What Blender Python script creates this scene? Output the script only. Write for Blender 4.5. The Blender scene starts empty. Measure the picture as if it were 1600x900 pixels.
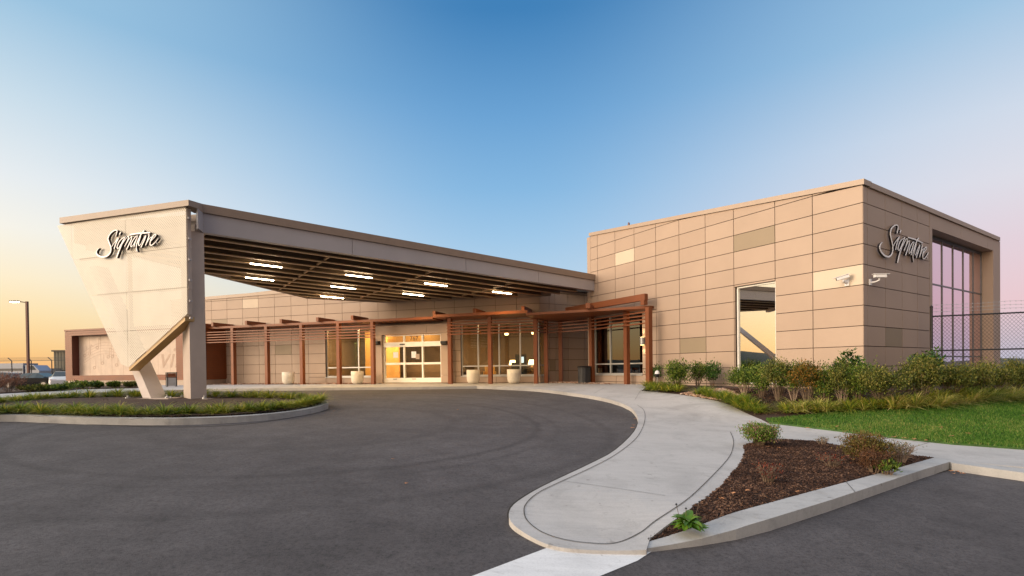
import bpy, bmesh, math, random
from mathutils import Vector, noise as mnoise
V = Vector
random.seed(7)
scene = bpy.context.scene
COL = scene.collection
# ------------------------------------------------------------------ camera
EYE = 0.72
F_PX, CXP, CYP = 770.0, 800.0, 584.5
ROLL, PITCH = 0.012, 0.0097
R0, U0 = V((1, 0, 0)), V((0, math.sin(PITCH), math.cos(PITCH)))
FW = V((0, math.cos(PITCH), -math.sin(PITCH)))
RT = (R0*math.cos(ROLL) - U0*math.sin(ROLL)).normalized()
UP = (R0*math.sin(ROLL) + U0*math.cos(ROLL)).normalized()
CAM = V((0, 0, EYE))
cd = bpy.data.cameras.new('camera'); cam = bpy.data.objects.new('camera', cd); COL.objects.link(cam)
from mathutils import Matrix
M = Matrix.Identity(4)
for i in range(3):
    M[i][0] = RT[i]; M[i][1] = UP[i]; M[i][2] = -FW[i]; M[i][3] = CAM[i]
cam.matrix_world = M
cd.sensor_width = 36.0; cd.lens = 36.0*F_PX/1600.0
cd.shift_x = 0.0; cd.shift_y = (CYP-450.0)/1600.0
cd.clip_start = 0.05; cd.clip_end = 3000
scene.camera = cam
# ------------------------------------------------------------------ world / light / exposure
scene.view_settings.view_transform = 'Standard'
scene.view_settings.look = 'None'
scene.view_settings.exposure = 0.0
scene.view_settings.gamma = 1.0
SUN_EL, SUN_AZ = math.radians(13), math.radians(-110)      # low sun to the west (left of the view)
def build_world():
    w = bpy.data.worlds.new('World'); scene.world = w; w.use_nodes = True
    nt = w.node_tree; N = nt.nodes; L = nt.links
    for n in list(N): N.remove(n)
    out = N.new('ShaderNodeOutputWorld')
    tc = N.new('ShaderNodeTexCoord')
    nm = N.new('ShaderNodeVectorMath'); nm.operation = 'NORMALIZE'; L.new(tc.outputs['Generated'], nm.inputs[0])
    sp = N.new('ShaderNodeSeparateXYZ'); L.new(nm.outputs[0], sp.inputs[0])
    def math_(op, a, b=None, c=None):
        m = N.new('ShaderNodeMath'); m.operation = op
        for i, v in enumerate((a, b, c)):
            if v is None: continue
            if isinstance(v, (int, float)): m.inputs[i].default_value = v
            else: L.new(v, m.inputs[i])
        return m.outputs[0]
    def smooth(v, a, b):
        m = N.new('ShaderNodeMapRange'); m.interpolation_type = 'SMOOTHSTEP'
        L.new(v, m.inputs['Value']); m.inputs['From Min'].default_value = a; m.inputs['From Max'].default_value = b
        return m.outputs['Result']
    el = math_('DIVIDE', math_('ARCSINE', sp.outputs['Z']), math.pi/2)       # -1..1
    az = math_('ARCTAN2', sp.outputs['X'], sp.outputs['Y'])                  # 0 forward, + right
    def ramp(stops):
        r = N.new('ShaderNodeValToRGB'); L.new(el, r.inputs[0]); cr = r.color_ramp; cr.interpolation = 'LINEAR'
        while len(cr.elements) < len(stops): cr.elements.new(0.5)
        for e, (deg, c) in zip(cr.elements, stops):
            e.position = max(0, deg)/90.0; e.color = (c[0], c[1], c[2], 1)
        return r.outputs[0]
    def mix(f, a, b):
        m = N.new('ShaderNodeMix'); m.data_type = 'RGBA'; L.new(f, m.inputs[0])
        L.new(a, m.inputs[6]); L.new(b, m.inputs[7]); return m.outputs[2]
    def gain(c, k):
        m = N.new('ShaderNodeVectorMath'); m.operation = 'SCALE'; L.new(c, m.inputs[0]); m.inputs['Scale'].default_value = k
        return m.outputs[0]
    centre = ramp([(0, (.86, .76, .62)), (5, (.66, .72, .76)), (10, (.46, .64, .80)), (15, (.34, .56, .79)), (20, (.235, .47, .74)), (27, (.145, .36, .65)), (36, (.05, .215, .48)), (60, (.05, .21, .47))])
    left = ramp([(0, (.93, .42, .12)), (2.2, (.97, .60, .23)), (5, (1.0, .75, .39)), (8, (1.0, .85, .59)), (12, (.94, .90, .80)), (16, (.82, .85, .86)), (22, (.60, .73, .82)), (29, (.33, .55, .74))])
    right = ramp([(0, (.50, .50, .62)), (2, (.62, .52, .60)), (5, (.80, .56, .60)), (10, (.76, .62, .68)), (15, (.72, .71, .78)), (20, (.62, .69, .80)), (28, (.34, .54, .74)), (40, (.2, .4, .65))])
    backw = ramp([(0, (1, .60, .28)), (8, (1, .72, .42)), (25, (1, .82, .62)), (50, (.8, .85, .9))])
    backe = ramp([(0, (.75, .6, .62)), (12, (.9, .68, .68)), (30, (.8, .72, .78)), (50, (.75, .82, .95))])
    fl = smooth(math_('MULTIPLY', az, -1), 0.02, 0.92)
    fr = smooth(az, 0.02, 0.86)
    c = mix(fl, centre, left); c = mix(fr, c, right)
    c = mix(smooth(math_('MULTIPLY', az, -1), 1.25, 2.2), c, gain(backw, BACKW))
    c = mix(smooth(az, 1.0, 2.0), c, gain(backe, BACKE))
    top = N.new('ShaderNodeRGB'); top.outputs[0].default_value = (TOPC[0], TOPC[1], TOPC[2], 1)
    c = mix(smooth(el, 43/90, 66/90), c, top.outputs[0])
    sky = N.new('ShaderNodeTexSky'); sky.sky_type = 'NISHITA'; sky.sun_disc = False
    sky.sun_elevation = SUN_EL; sky.sun_rotation = SUN_AZ; sky.air_density = 1.0; sky.dust_density = 2.0
    b1 = N.new('ShaderNodeBackground'); L.new(c, b1.inputs[0]); b1.inputs[1].default_value = 1.0
    b2 = N.new('ShaderNodeBackground'); L.new(sky.outputs[0], b2.inputs[0]); b2.inputs[1].default_value = 0.006
    ad = N.new('ShaderNodeAddShader'); L.new(b1.outputs[0], ad.inputs[0]); L.new(b2.outputs[0], ad.inputs[1])
    L.new(ad.outputs[0], out.inputs[0])
BACKW, BACKE, TOPC = 2.1, 0.32, (1.0, 1.04, 1.16)  # unseen sky behind and overhead, brightened to light the scene
build_world()
sl = bpy.data.lights.new('sun', 'SUN'); sun = bpy.data.objects.new('sun', sl); COL.objects.link(sun)
sl.energy = 3.7; sl.angle = math.radians(34); sl.color = (1.0, .78, .56)
sd = V((math.sin(SUN_AZ)*math.cos(SUN_EL), math.cos(SUN_AZ)*math.cos(SUN_EL), math.sin(SUN_EL)))
sun.rotation_euler = sd.to_track_quat('Z', 'Y').to_euler(); sun.location = (-40, 0, 30)
# ------------------------------------------------------------------ geometry of rays and planes
def ray(px, py): return (FW*F_PX + RT*(px-CXP) - UP*(py-CYP)).normalized()
def on_plane(px, py, P0, n):
    d = ray(px, py); return CAM + d*((P0-CAM).dot(n)/d.dot(n))
def on_z(px, py, z): return on_plane(px, py, V((0, 0, z)), V((0, 0, 1)))
def uz(pl, px, py):
    P0, e, n = pl; p = on_plane(px, py, P0, n); return ((p-P0).dot(e), p.z)
def at(pl, u, z, d=0.0):
    P0, e, n = pl; return V((P0.x+e.x*u+n.x*d, P0.y+e.y*u+n.y*d, z))
def sst(x, a, b):
    t = max(0, min(1, (x-a)/(b-a))); return t*t*(3-2*t)
# right-hand block: corner, left face, right face
eL = V((314-800, 770, 0)).normalized()                     # along the left face, away from the camera
eR = V((-eL.y*-1, eL.x*-1, 0)); eR = V((eL.y, -eL.x, 0))   # along the right face
nL = -eR; nR = -eL
RC = V((0, 0, 0)); _d = ray(1349, 450); RC = CAM + _d*(14.7/_d.y); RC.z = 0
PL = (RC, eL, nL); PR = (RC, eR, nR)
LU = uz(PL, 923, 450)[0]; RU = uz(PR, 1560, 450)[0]
# middle wing
eM = V((2626, -770, 0)).normalized(); nM = V((eM.y, -eM.x, 0))
PMo = V((-5.98, 28.8, 0)); PM = (PMo, eM, nM)
def h(x, y):
    pl = -.45 - .031*(x+7.5) + .03*(y-9.6)
    pl = -.17 - max(0, -.17-pl) if pl < -.17 else -.17
    pl = max(pl, -1.35)
    z = pl + (-.15-pl)*sst(y, 12, 24)
    P = V((x, y, 0)) - RC
    a, b = P.dot(eL), P.dot(eR)                            # inside where both > 0
    dx, dy = max(0, -b, b-RU), max(0, -a, a-LU)
    D = math.hypot(dx, dy)
    z += (-.14-z)*(1-sst(D, .8, 6.0))
    z += -.30*sst(-x, 24, 38)*(1-sst(-x, 90, 200))
    return z
def G(px, py, off=0.0):
    d = ray(px, py); f = off if callable(off) else (lambda x, y: off)
    lo, hi = 0.5, None; t = 0.5; st = .1
    while t < 400:
        p = CAM + d*t
        if p.z < h(p.x, p.y)+f(p.x, p.y): hi = t; break
        lo = t; t += st; st = max(.1, t*.02)
    if hi is None: hi = 400; lo = 399
    for _ in range(30):
        m = (lo+hi)/2; p = CAM + d*m
        if p.z < h(p.x, p.y)+f(p.x, p.y): hi = m
        else: lo = m
    return CAM + d*((lo+hi)/2)
def gz(x, y, off=0): return V((x, y, h(x, y)+off))
# ------------------------------------------------------------------ materials
def new_mat(name):
    m = bpy.data.materials.new(name); m.use_nodes = True; nt = m.node_tree
    return m, nt, nt.nodes['Principled BSDF']
def nd(nt, t, **kw):
    n = nt.nodes.new(t)
    for k, v in kw.items():
        if k.startswith('i_'): n.inputs[k[2:].replace('_', ' ')].default_value = v
        else: setattr(n, k, v)
    return n
def ramp_node(nt, fac, stops):
    r = nt.nodes.new('ShaderNodeValToRGB'); nt.links.new(fac, r.inputs[0]); cr = r.color_ramp
    while len(cr.elements) < len(stops): cr.elements.new(.5)
    for e, (p, c) in zip(cr.elements, stops): e.position = p; e.color = (*c, 1)
    return r.outputs[0]
def mixc(nt, f, a, b, mode='MIX'):
    m = nt.nodes.new('ShaderNodeMix'); m.data_type = 'RGBA'; m.blend_type = mode
    for i, v in ((0, f), (6, a), (7, b)):
        if isinstance(v, (int, float)): m.inputs[i].default_value = v
        elif isinstance(v, tuple): m.inputs[i].default_value = (*v, 1)
        else: nt.links.new(v, m.inputs[i])
    return m.outputs[2]
def noise_(nt, scale, detail=4, rough=.6, vec=None, dist=0):
    n = nd(nt, 'ShaderNodeTexNoise'); n.inputs['Scale'].default_value = scale; n.inputs['Detail'].default_value = detail
    n.inputs['Roughness'].default_value = rough; n.inputs['Distortion'].default_value = dist
    if vec is None: vec = nd(nt, 'ShaderNodeNewGeometry').outputs['Position']
    nt.links.new(vec, n.inputs['Vector']); return n.outputs['Fac']
def bump(nt, b, hgt, strength, dist):
    n = nd(nt, 'ShaderNodeBump'); n.inputs['Strength'].default_value = strength; n.inputs['Distance'].default_value = dist
    nt.links.new(hgt, n.inputs['Height']); nt.links.new(n.outputs[0], b.inputs['Normal'])
def simple(name, c, rough=.6, metal=0, var=.12, scale=3, bmp=0, bscale=60, spec=None, island=0):
    m, nt, b = new_mat(name)
    n = noise_(nt, scale, 5)
    lo = tuple(x*(1-var) for x in c); hi = tuple(min(1, x*(1+var)) for x in c)
    col = ramp_node(nt, n, [(.3, lo), (.7, hi)])
    if island:
        g = nd(nt, 'ShaderNodeNewGeometry')
        ic = ramp_node(nt, g.outputs['Random Per Island'], [(0, (1-island,)*3), (1, (1+island*0,)*3)])
        col = mixc(nt, 1.0, col, ic, 'MULTIPLY')
    nt.links.new(col, b.inputs['Base Color'])
    b.inputs['Roughness'].default_value = rough; b.inputs['Metallic'].default_value = metal
    if spec is not None: b.inputs['Specular IOR Level'].default_value = spec
    if bmp: bump(nt, b, noise_(nt, bscale, 6), bmp, .01)
    return m
def emit(name, c, s):
    m, nt, b = new_mat(name)
    b.inputs['Base Color'].default_value = (*c, 1); b.inputs['Emission Color'].default_value = (*c, 1)
    b.inputs['Emission Strength'].default_value = s; return m
def leafmat(name, stops, trans=.25, rough=.5, nscale=2.5):
    m, nt, b = new_mat(name)
    g = nd(nt, 'ShaderNodeNewGeometry')
    n = noise_(nt, nscale, 2)
    mm = nd(nt, 'ShaderNodeMath', operation='MULTIPLY_ADD'); nt.links.new(n, mm.inputs[0]); mm.inputs[1].default_value = .9; mm.inputs[2].default_value = -.45
    ad = nd(nt, 'ShaderNodeMath', operation='ADD', use_clamp=True); nt.links.new(mm.outputs[0], ad.inputs[0]); nt.links.new(g.outputs['Random Per Island'], ad.inputs[1])
    col = ramp_node(nt, ad.outputs[0], stops)
    nt.links.new(col, b.inputs['Base Color']); b.inputs['Roughness'].default_value = rough
    b.inputs['Specular IOR Level'].default_value = .3
    tr = nd(nt, 'ShaderNodeBsdfTranslucent'); nt.links.new(col, tr.inputs[0])
    mx = nd(nt, 'ShaderNodeMixShader'); mx.inputs[0].default_value = trans
    out = [x for x in nt.nodes if x.type == 'OUTPUT_MATERIAL'][0]
    nt.links.new(b.outputs[0], mx.inputs[1]); nt.links.new(tr.outputs[0], mx.inputs[2]); nt.links.new(mx.outputs[0], out.inputs[0])
    return m
MT = {}
def asphalt_mat():
    m, nt, b = new_mat('asphalt')
    pos = nd(nt, 'ShaderNodeNewGeometry').outputs['Position']
    big = noise_(nt, .22, 4, .5, pos, .3)
    mid = noise_(nt, 1.6, 6, .65, pos, .4)
    fine = noise_(nt, 95, 3, .7, pos)
    vor = nd(nt, 'ShaderNodeTexVoronoi'); vor.inputs['Scale'].default_value = 70; nt.links.new(pos, vor.inputs['Vector'])
    c = ramp_node(nt, big, [(.32, (.060, .054, .057)), (.5, (.100, .091, .095)), (.68, (.145, .133, .137))])
    c = mixc(nt, .55, c, ramp_node(nt, mid, [(.3, (.080, .074, .077)), (.7, (.165, .152, .156))]))
    # darker seam and faint tyre arcs worn into the surface
    sp = nd(nt, 'ShaderNodeSeparateXYZ'); nt.links.new(pos, sp.inputs[0])
    def M_(op, a, b_=None):
        x = nd(nt, 'ShaderNodeMath', operation=op)
        for i, v in enumerate((a, b_)):
            if v is None: continue
            if isinstance(v, (int, float)): x.inputs[i].default_value = v
            else: nt.links.new(v, x.inputs[i])
        return x.outputs[0]
    dx = M_('SUBTRACT', sp.outputs[0], -4.6); dy = M_('SUBTRACT', sp.outputs[1], 11.6)
    r = M_('SQRT', M_('ADD', M_('MULTIPLY', dx, dx), M_('MULTIPLY', dy, dy)))
    rr = M_('ADD', r, M_('MULTIPLY', mid, .22))
    for rad, wd, k in ((5.3, .16, .38), (6.9, .2, .30), (5.75, .12, .22), (8.2, .7, .2), (9.6, .2, .22), (3.3, .3, .25)):
        d = M_('ABSOLUTE', M_('SUBTRACT', rr, rad))
        mr = nd(nt, 'ShaderNodeMapRange', interpolation_type='SMOOTHSTEP'); nt.links.new(d, mr.inputs['Value'])
        mr.inputs['From Min'].default_value = 0; mr.inputs['From Max'].default_value = wd
        mr.inputs['To Min'].default_value = k; mr.inputs['To Max'].default_value = 0
        f = M_('MULTIPLY', mr.outputs['Result'], M_('MULTIPLY', big, 1.7))
        c = mixc(nt, f, c, (.025, .023, .024))
    g2 = noise_(nt, 34, 5, .75, pos)
    c = mixc(nt, 1.0, c, ramp_node(nt, g2, [(.32, (.45, .45, .45)), (.5, (.92, .92, .92)), (.68, (1.0, 1.0, 1.0))]), 'MULTIPLY')
    g3 = noise_(nt, 13, 6, .8, pos)
    c = mixc(nt, 1.0, c, ramp_node(nt, g3, [(.34, (.62, .62, .62)), (.5, (.9, .9, .9)), (.66, (1.0, 1.0, 1.0))]), 'MULTIPLY')
    c = mixc(nt, .75, c, ramp_node(nt, fine, [(.25, (.35, .35, .35)), (.5, (1, 1, 1)), (.8, (1.0, 1.0, 1.0))]), 'MULTIPLY')
    sp2 = ramp_node(nt, vor.outputs['Distance'], [(.0, (.30, .28, .27)), (.13, (0, 0, 0))])
    c = mixc(nt, .35, c, sp2, 'ADD')
    nt.links.new(c, b.inputs['Base Color']); b.inputs['Roughness'].default_value = .82
    b.inputs['Specular IOR Level'].default_value = .35
    bump(nt, b, fine, .55, .012)
    return m
def concrete_mat(name, base=(.46, .45, .44), stain=.25, warm=0):
    m, nt, b = new_mat(name)
    pos = nd(nt, 'ShaderNodeNewGeometry').outputs['Position']
    a = noise_(nt, .8, 6, .65, pos, .6); f = noise_(nt, 55, 5, .7, pos)
    mp = nd(nt, 'ShaderNodeMapping'); mp.inputs['Scale'].default_value = (1.2, 14, 1); mp.inputs['Rotation'].default_value = (0, 0, .12); nt.links.new(pos, mp.inputs[0])
    br = noise_(nt, 1.4, 4, .6, mp.outputs[0])
    c = ramp_node(nt, a, [(.28, tuple(x*(1-stain) for x in base)), (.5, base), (.75, tuple(min(1, x*1.1) for x in base))])
    c = mixc(nt, .5, c, ramp_node(nt, br, [(.35, (.84, .84, .85)), (.65, (1, 1, 1))]), 'MULTIPLY')
    c = mixc(nt, .5, c, ramp_node(nt, f, [(.3, (.75, .75, .75)), (.55, (1, 1, 1))]), 'MULTIPLY')
    st2 = noise_(nt, 3.2, 5, .75, pos, 1.5)
    c = mixc(nt, .55, c, ramp_node(nt, st2, [(.30, (.62, .61, .60)), (.44, (1, 1, 1))]), 'MULTIPLY')
    spot = noise_(nt, 9, 2, .4, pos)
    c = mixc(nt, .6, c, ramp_node(nt, spot, [(.235, (.5, .47, .44)), (.27, (1, 1, 1))]), 'MULTIPLY')
    nt.links.new(c, b.inputs['Base Color']); b.inputs['Roughness'].default_value = .8
    bump(nt, b, f, .25, .006); return m
MT['asphalt'] = asphalt_mat()
MT['concrete'] = concrete_mat('concrete')
MT['kerb'] = concrete_mat('kerb_concrete', (.43, .43, .425), .42)
MT['paint'] = concrete_mat('white_paint', (.70, .71, .72), .2)
MT['joint'] = simple('joint_line', (.09, .088, .085), .9, var=.5, scale=7)
MT['grass'] = simple('lawn_soil', (.045, .10, .02), .9, var=.4, scale=6)
MT['mulch'] = simple('mulch', (.045, .024, .016), .95, var=.6, scale=40, bmp=1, bscale=55)
def panelmat(name, c, rough=.48):
    m, nt, b = new_mat(name)
    g = nd(nt, 'ShaderNodeNewGeometry')
    n = noise_(nt, .7, 3)
    col = ramp_node(nt, n, [(.3, tuple(x*.95 for x in c)), (.7, tuple(x*1.04 for x in c))])
    col = mixc(nt, 1.0, col, ramp_node(nt, g.outputs['Random Per Island'], [(0, (.94, .93, .92)), (1, (1, 1, 1))]), 'MULTIPLY')
    nt.links.new(col, b.inputs['Base Color']); b.inputs['Roughness'].default_value = rough
    b.inputs['Specular IOR Level'].default_value = .35
    return m
MT['panel'] = panelmat('tan_panel', (.425, .318, .245))
MT['panel_light'] = panelmat('pale_panel', (.58, .48, .37))
MT['panel_dark'] = panelmat('olive_panel', (.30, .235, .16))
MT['reveal'] = simple('panel_joint', (.07, .045, .03), .8)
MT['coping'] = simple('tan_coping', (.39, .295, .225), .45, var=.05)
MT['coping_brown'] = simple('brown_coping', (.28, .21, .165), .5, var=.06)
MT['fascia'] = simple('grey_fascia', (.42, .40, .42), .4, metal=.1, var=.05, scale=.8)
MT['column'] = simple('column_paint', (.50, .42, .37), .45, var=.07, scale=2)
MT['beam'] = simple('canopy_beam', (.50, .34, .20), .5, var=.08)  # pale flange tone, lamp glow on the beams is put into the colour
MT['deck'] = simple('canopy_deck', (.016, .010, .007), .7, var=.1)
MT['frame'] = simple('mullion', (.50, .50, .49), .35, metal=.5, var=.04)
MT['door_white'] = simple('door_frame', (.88, .86, .80), .35, var=.03)
MT['dark'] = simple('black_metal', (.014, .014, .016), .4, var=.1)
MT['darkgrey'] = simple('dark_metal', (.05, .05, .055), .45)
MT['white'] = simple('white_plastic', (.78, .78, .80), .4, var=.03)
MT['planter'] = simple('planter_stone', (.66, .60, .50), .75, var=.10, scale=5, bmp=.3, bscale=80)
MT['galv'] = simple('galvanised', (.42, .43, .44), .4, metal=.6)
MT['rubber'] = simple('rubber', (.02, .02, .02), .8)
def rustmat(name, c):
    m, nt, b = new_mat(name)
    n = noise_(nt, 1.1, 5); f = noise_(nt, 30, 4)
    col = ramp_node(nt, n, [(.3, tuple(x*.82 for x in c)), (.7, tuple(x*1.1 for x in c))])
    col = mixc(nt, .3, col, ramp_node(nt, f, [(.3, (.8, .8, .8)), (.7, (1, 1, 1))]), 'MULTIPLY')
    nt.links.new(col, b.inputs['Base Color']); b.inputs['Roughness'].default_value = .5; return m
MT['rust'] = rustmat('rust_wood', (.21, .056, .013))
MT['rust_dark'] = rustmat('dark_rust_wood', (.13, .035, .018))
def perforated():
    m, nt, b = new_mat('perforated_metal')
    n = noise_(nt, .9, 4)
    col = ramp_node(nt, n, [(.3, (.60, .56, .485)), (.7, (.67, .63, .55))])
    nt.links.new(col, b.inputs['Base Color']); b.inputs['Roughness'].default_value = .55
    uv = nd(nt, 'ShaderNodeUVMap'); sp = nd(nt, 'ShaderNodeSeparateXYZ'); nt.links.new(uv.outputs[0], sp.inputs[0])
    def M_(op, a, b_=None):
        x = nd(nt, 'ShaderNodeMath', operation=op)
        for i, v in enumerate((a, b_)):
            if v is None: continue
            if isinstance(v, (int, float)): x.inputs[i].default_value = v
            else: nt.links.new(v, x.inputs[i])
        return x.outputs[0]
    p = .082
    u = M_('DIVIDE', sp.outputs[0], p); w = M_('DIVIDE', sp.outputs[1], p)
    a = M_('ADD', u, w); c = M_('SUBTRACT', u, w)         # diagonal lattice
    fa = M_('SUBTRACT', M_('FRACT', a), .5); fc = M_('SUBTRACT', M_('FRACT', c), .5)
    r = M_('SQRT', M_('ADD', M_('MULTIPLY', fa, fa), M_('MULTIPLY', fc, fc)))
    hole = M_('LESS_THAN', r, .23)
    # no holes in the seams between the sheets
    tr = nd(nt, 'ShaderNodeBsdfTransparent'); mx = nd(nt, 'ShaderNodeMixShader')
    nt.links.new(hole, mx.inputs[0]); nt.links.new(b.outputs[0], mx.inputs[1]); nt.links.new(tr.outputs[0], mx.inputs[2])
    out = [x for x in nt.nodes if x.type == 'OUTPUT_MATERIAL'][0]; nt.links.new(mx.outputs[0], out.inputs[0])
    return m
MT['perf'] = perforated()
def glassmat(name, tint, refl, rough=.0, gc=(1, 1, 1), blend=.35):
    m, nt, b = new_mat(name)
    nt.nodes.remove(b)
    t = nd(nt, 'ShaderNodeBsdfTransparent'); t.inputs[0].default_value = (*tint, 1)
    g = nd(nt, 'ShaderNodeBsdfGlossy'); g.inputs['Roughness'].default_value = rough; g.inputs[0].default_value = (*gc, 1)
    lw = nd(nt, 'ShaderNodeLayerWeight'); lw.inputs[0].default_value = blend
    mr = nd(nt, 'ShaderNodeMapRange'); nt.links.new(lw.outputs['Fresnel'], mr.inputs['Value']); mr.inputs['To Min'].default_value = refl; mr.inputs['To Max'].default_value = 1
    mx = nd(nt, 'ShaderNodeMixShader'); nt.links.new(mr.outputs[0], mx.inputs[0]); nt.links.new(t.outputs[0], mx.inputs[1]); nt.links.new(g.outputs[0], mx.inputs[2])
    out = [x for x in nt.nodes if x.type == 'OUTPUT_MATERIAL'][0]; nt.links.new(mx.outputs[0], out.inputs[0]); return m
MT['glass'] = glassmat('clear_glass', (.88, .90, .86), .0, blend=.2)
MT['glass_mirror'] = glassmat('reflective_glass', (.55, .58, .55), .66)
MT['glass_dark'] = glassmat('tinted_glass', (.45, .5, .48), .12)
MT['glass_curtain'] = glassmat('curtain_glass', (.35, .32, .38), .80, gc=(1, .86, .97))
MT['wood_wall'] = simple('honey_wood_wall', (.62, .36, .12), .5, var=.15, scale=1.5)
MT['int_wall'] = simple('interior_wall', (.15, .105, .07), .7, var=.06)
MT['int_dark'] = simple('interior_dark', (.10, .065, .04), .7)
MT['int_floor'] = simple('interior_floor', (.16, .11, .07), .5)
MT['blind'] = simple('blind', (.40, .37, .31), .6)
MT['lamp_lit'] = emit('lit_tube', (1, .78, .48), 40)
MT['warm_lit'] = emit('warm_lamp', (1, .62, .24), 9)
MT['street_lit'] = emit('street_lamp_glow', (1, .86, .66), 30)
MT['screen_lit'] = emit('monitor_glow', (.75, .9, 1), 1.3)
# ------------------------------------------------------------------ mesh helpers
class MB:
    def __init__(s): s.v = []; s.f = []; s.m = []
    def add(s, vs, fs, mi=0):
        o = len(s.v); s.v += [V(p) for p in vs]
        for f in fs: s.f.append([i+o for i in f]); s.m.append(mi)
    def obox(s, o, a, b, c, mi=0):
        o, a, b, c = V(o), V(a), V(b), V(c)
        s.add([o, o+a, o+a+b, o+b, o+c, o+a+c, o+a+b+c, o+b+c], [(0, 3, 2, 1), (4, 5, 6, 7), (0, 1, 5, 4), (1, 2, 6, 5), (2, 3, 7, 6), (3, 0, 4, 7)], mi)
    def cbox(s, c, sx, sy, sz, mi=0):
        s.obox(V(c)-V((sx, sy, sz))/2, (sx, 0, 0), (0, sy, 0), (0, 0, sz), mi)
    def prism(s, pts, vec, mi=0):
        n = len(pts); vec = V(vec); a = [V(p) for p in pts]
        s.add(a+[p+vec for p in a], [list(range(n))[::-1], list(range(n, 2*n))]+[(i, (i+1) % n, n+(i+1) % n, n+i) for i in range(n)], mi)
    def uzprism(s, pl, pts, d0, d1, mi=0):
        s.prism([at(pl, u, z, d0) for u, z in pts], pl[2]*(d1-d0), mi)
    def uzrect(s, pl, u0, u1, z0, z1, d0, d1, mi=0):
        s.uzprism(pl, [(u0, z0), (u1, z0), (u1, z1), (u0, z1)], d0, d1, mi)
    def tube(s, pts, r, n=6, mi=0, cap=True):
        pts = [V(p) for p in pts]; rs = r if isinstance(r, (list, tuple)) else [r]*len(pts)
        rings = []
        for i, p in enumerate(pts):
            d = (pts[min(i+1, len(pts)-1)]-pts[max(i-1, 0)]).normalized()
            a = d.cross(V((0, 0, 1))) if abs(d.z) < .9 else d.cross(V((1, 0, 0)))
            a.normalize(); b = d.cross(a)
            rings.append([p+(a*math.cos(2*math.pi*k/n)+b*math.sin(2*math.pi*k/n))*rs[i] for k in range(n)])
        vs = [q for rg in rings for q in rg]; fs = []
        for i in range(len(pts)-1):
            for k in range(n): fs.append((i*n+k, i*n+(k+1) % n, (i+1)*n+(k+1) % n, (i+1)*n+k))
        if cap: fs += [list(range(n))[::-1], [len(vs)-n+k for k in range(n)]]
        s.add(vs, fs, mi)
    def lathe(s, c, prof, n=24, mi=0):
        c = V(c); vs = []; fs = []
        for r, z in prof:
            for k in range(n): vs.append(c+V((r*math.cos(2*math.pi*k/n), r*math.sin(2*math.pi*k/n), z)))
        for i in range(len(prof)-1):
            for k in range(n): fs.append((i*n+k, i*n+(k+1) % n, (i+1)*n+(k+1) % n, (i+1)*n+k))
        s.add(vs, fs, mi)
    def build(s, name, mats, parent=None, origin=None, smooth=False, recalc=True, bevel=0):
        o_ = world_of(parent) if parent is not None else (V(origin) if origin is not None else V((0, 0, 0)))
        me = bpy.data.meshes.new(name)
        me.from_pydata([tuple(p-o_) for p in s.v], [], s.f)
        if isinstance(mats, str): mats = [mats]
        for m in mats: me.materials.append(MT[m])
        me.polygons.foreach_set('material_index', s.m)
        if smooth: me.polygons.foreach_set('use_smooth', [True]*len(s.f))
        if recalc:
            bm = bmesh.new(); bm.from_mesh(me); bmesh.ops.recalc_face_normals(bm, faces=bm.faces); bm.to_mesh(me); bm.free()
        me.update()
        o = bpy.data.objects.new(name, me); COL.objects.link(o)
        if parent is not None: o.parent = parent
        else: o.location = o_
        if bevel:
            b = o.modifiers.new('bevel', 'BEVEL'); b.width = bevel; b.segments = 2; b.limit_method = 'ANGLE'
        return o
def world_of(o):
    p = V((0, 0, 0))
    while o is not None: p = p+o.location; o = o.parent
    return p
def tag(o, label=None, cat=None, group=None, kind=None):
    if label: o['label'] = label
    if cat: o['category'] = cat
    if group: o['group'] = group
    if kind: o['kind'] = kind
    return o
def thing(name, label, cat, loc=(0, 0, 0), group=None):
    o = bpy.data.objects.new(name, None); COL.objects.link(o); o.location = loc; o.empty_display_size = .1
    return tag(o, label, cat, group)
def copy_thing(root, loc, label, rz=0, scale=1):
    r = root.copy(); COL.objects.link(r); r.location = loc; r.rotation_euler = (0, 0, rz); r.scale = (scale,)*3; r['label'] = label
    for ch in root.children:
        c = ch.copy(); COL.objects.link(c); c.parent = r
        for g in ch.children:
            k = g.copy(); COL.objects.link(k); k.parent = c
    return r
def inpoly(x, y, P):
    c = False; j = len(P)-1
    for i in range(len(P)):
        if (P[i][1] > y) != (P[j][1] > y) and x < (P[j][0]-P[i][0])*(y-P[i][1])/(P[j][1]-P[i][1])+P[i][0]: c = not c
        j = i
    return c
def smooth_path(P, k=4):
    out = []
    for i in range(len(P)-1):
        p0, p1, p2, p3 = P[max(i-1, 0)], P[i], P[i+1], P[min(i+2, len(P)-1)]
        for j in range(k):
            t = j/k
            out.append(0.5*((2*p1)+(p2-p0)*t+(2*p0-5*p1+4*p2-p3)*t*t+(3*p1-p0-3*p2+p3)*t**3))
    return out+[P[-1]]
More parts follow.
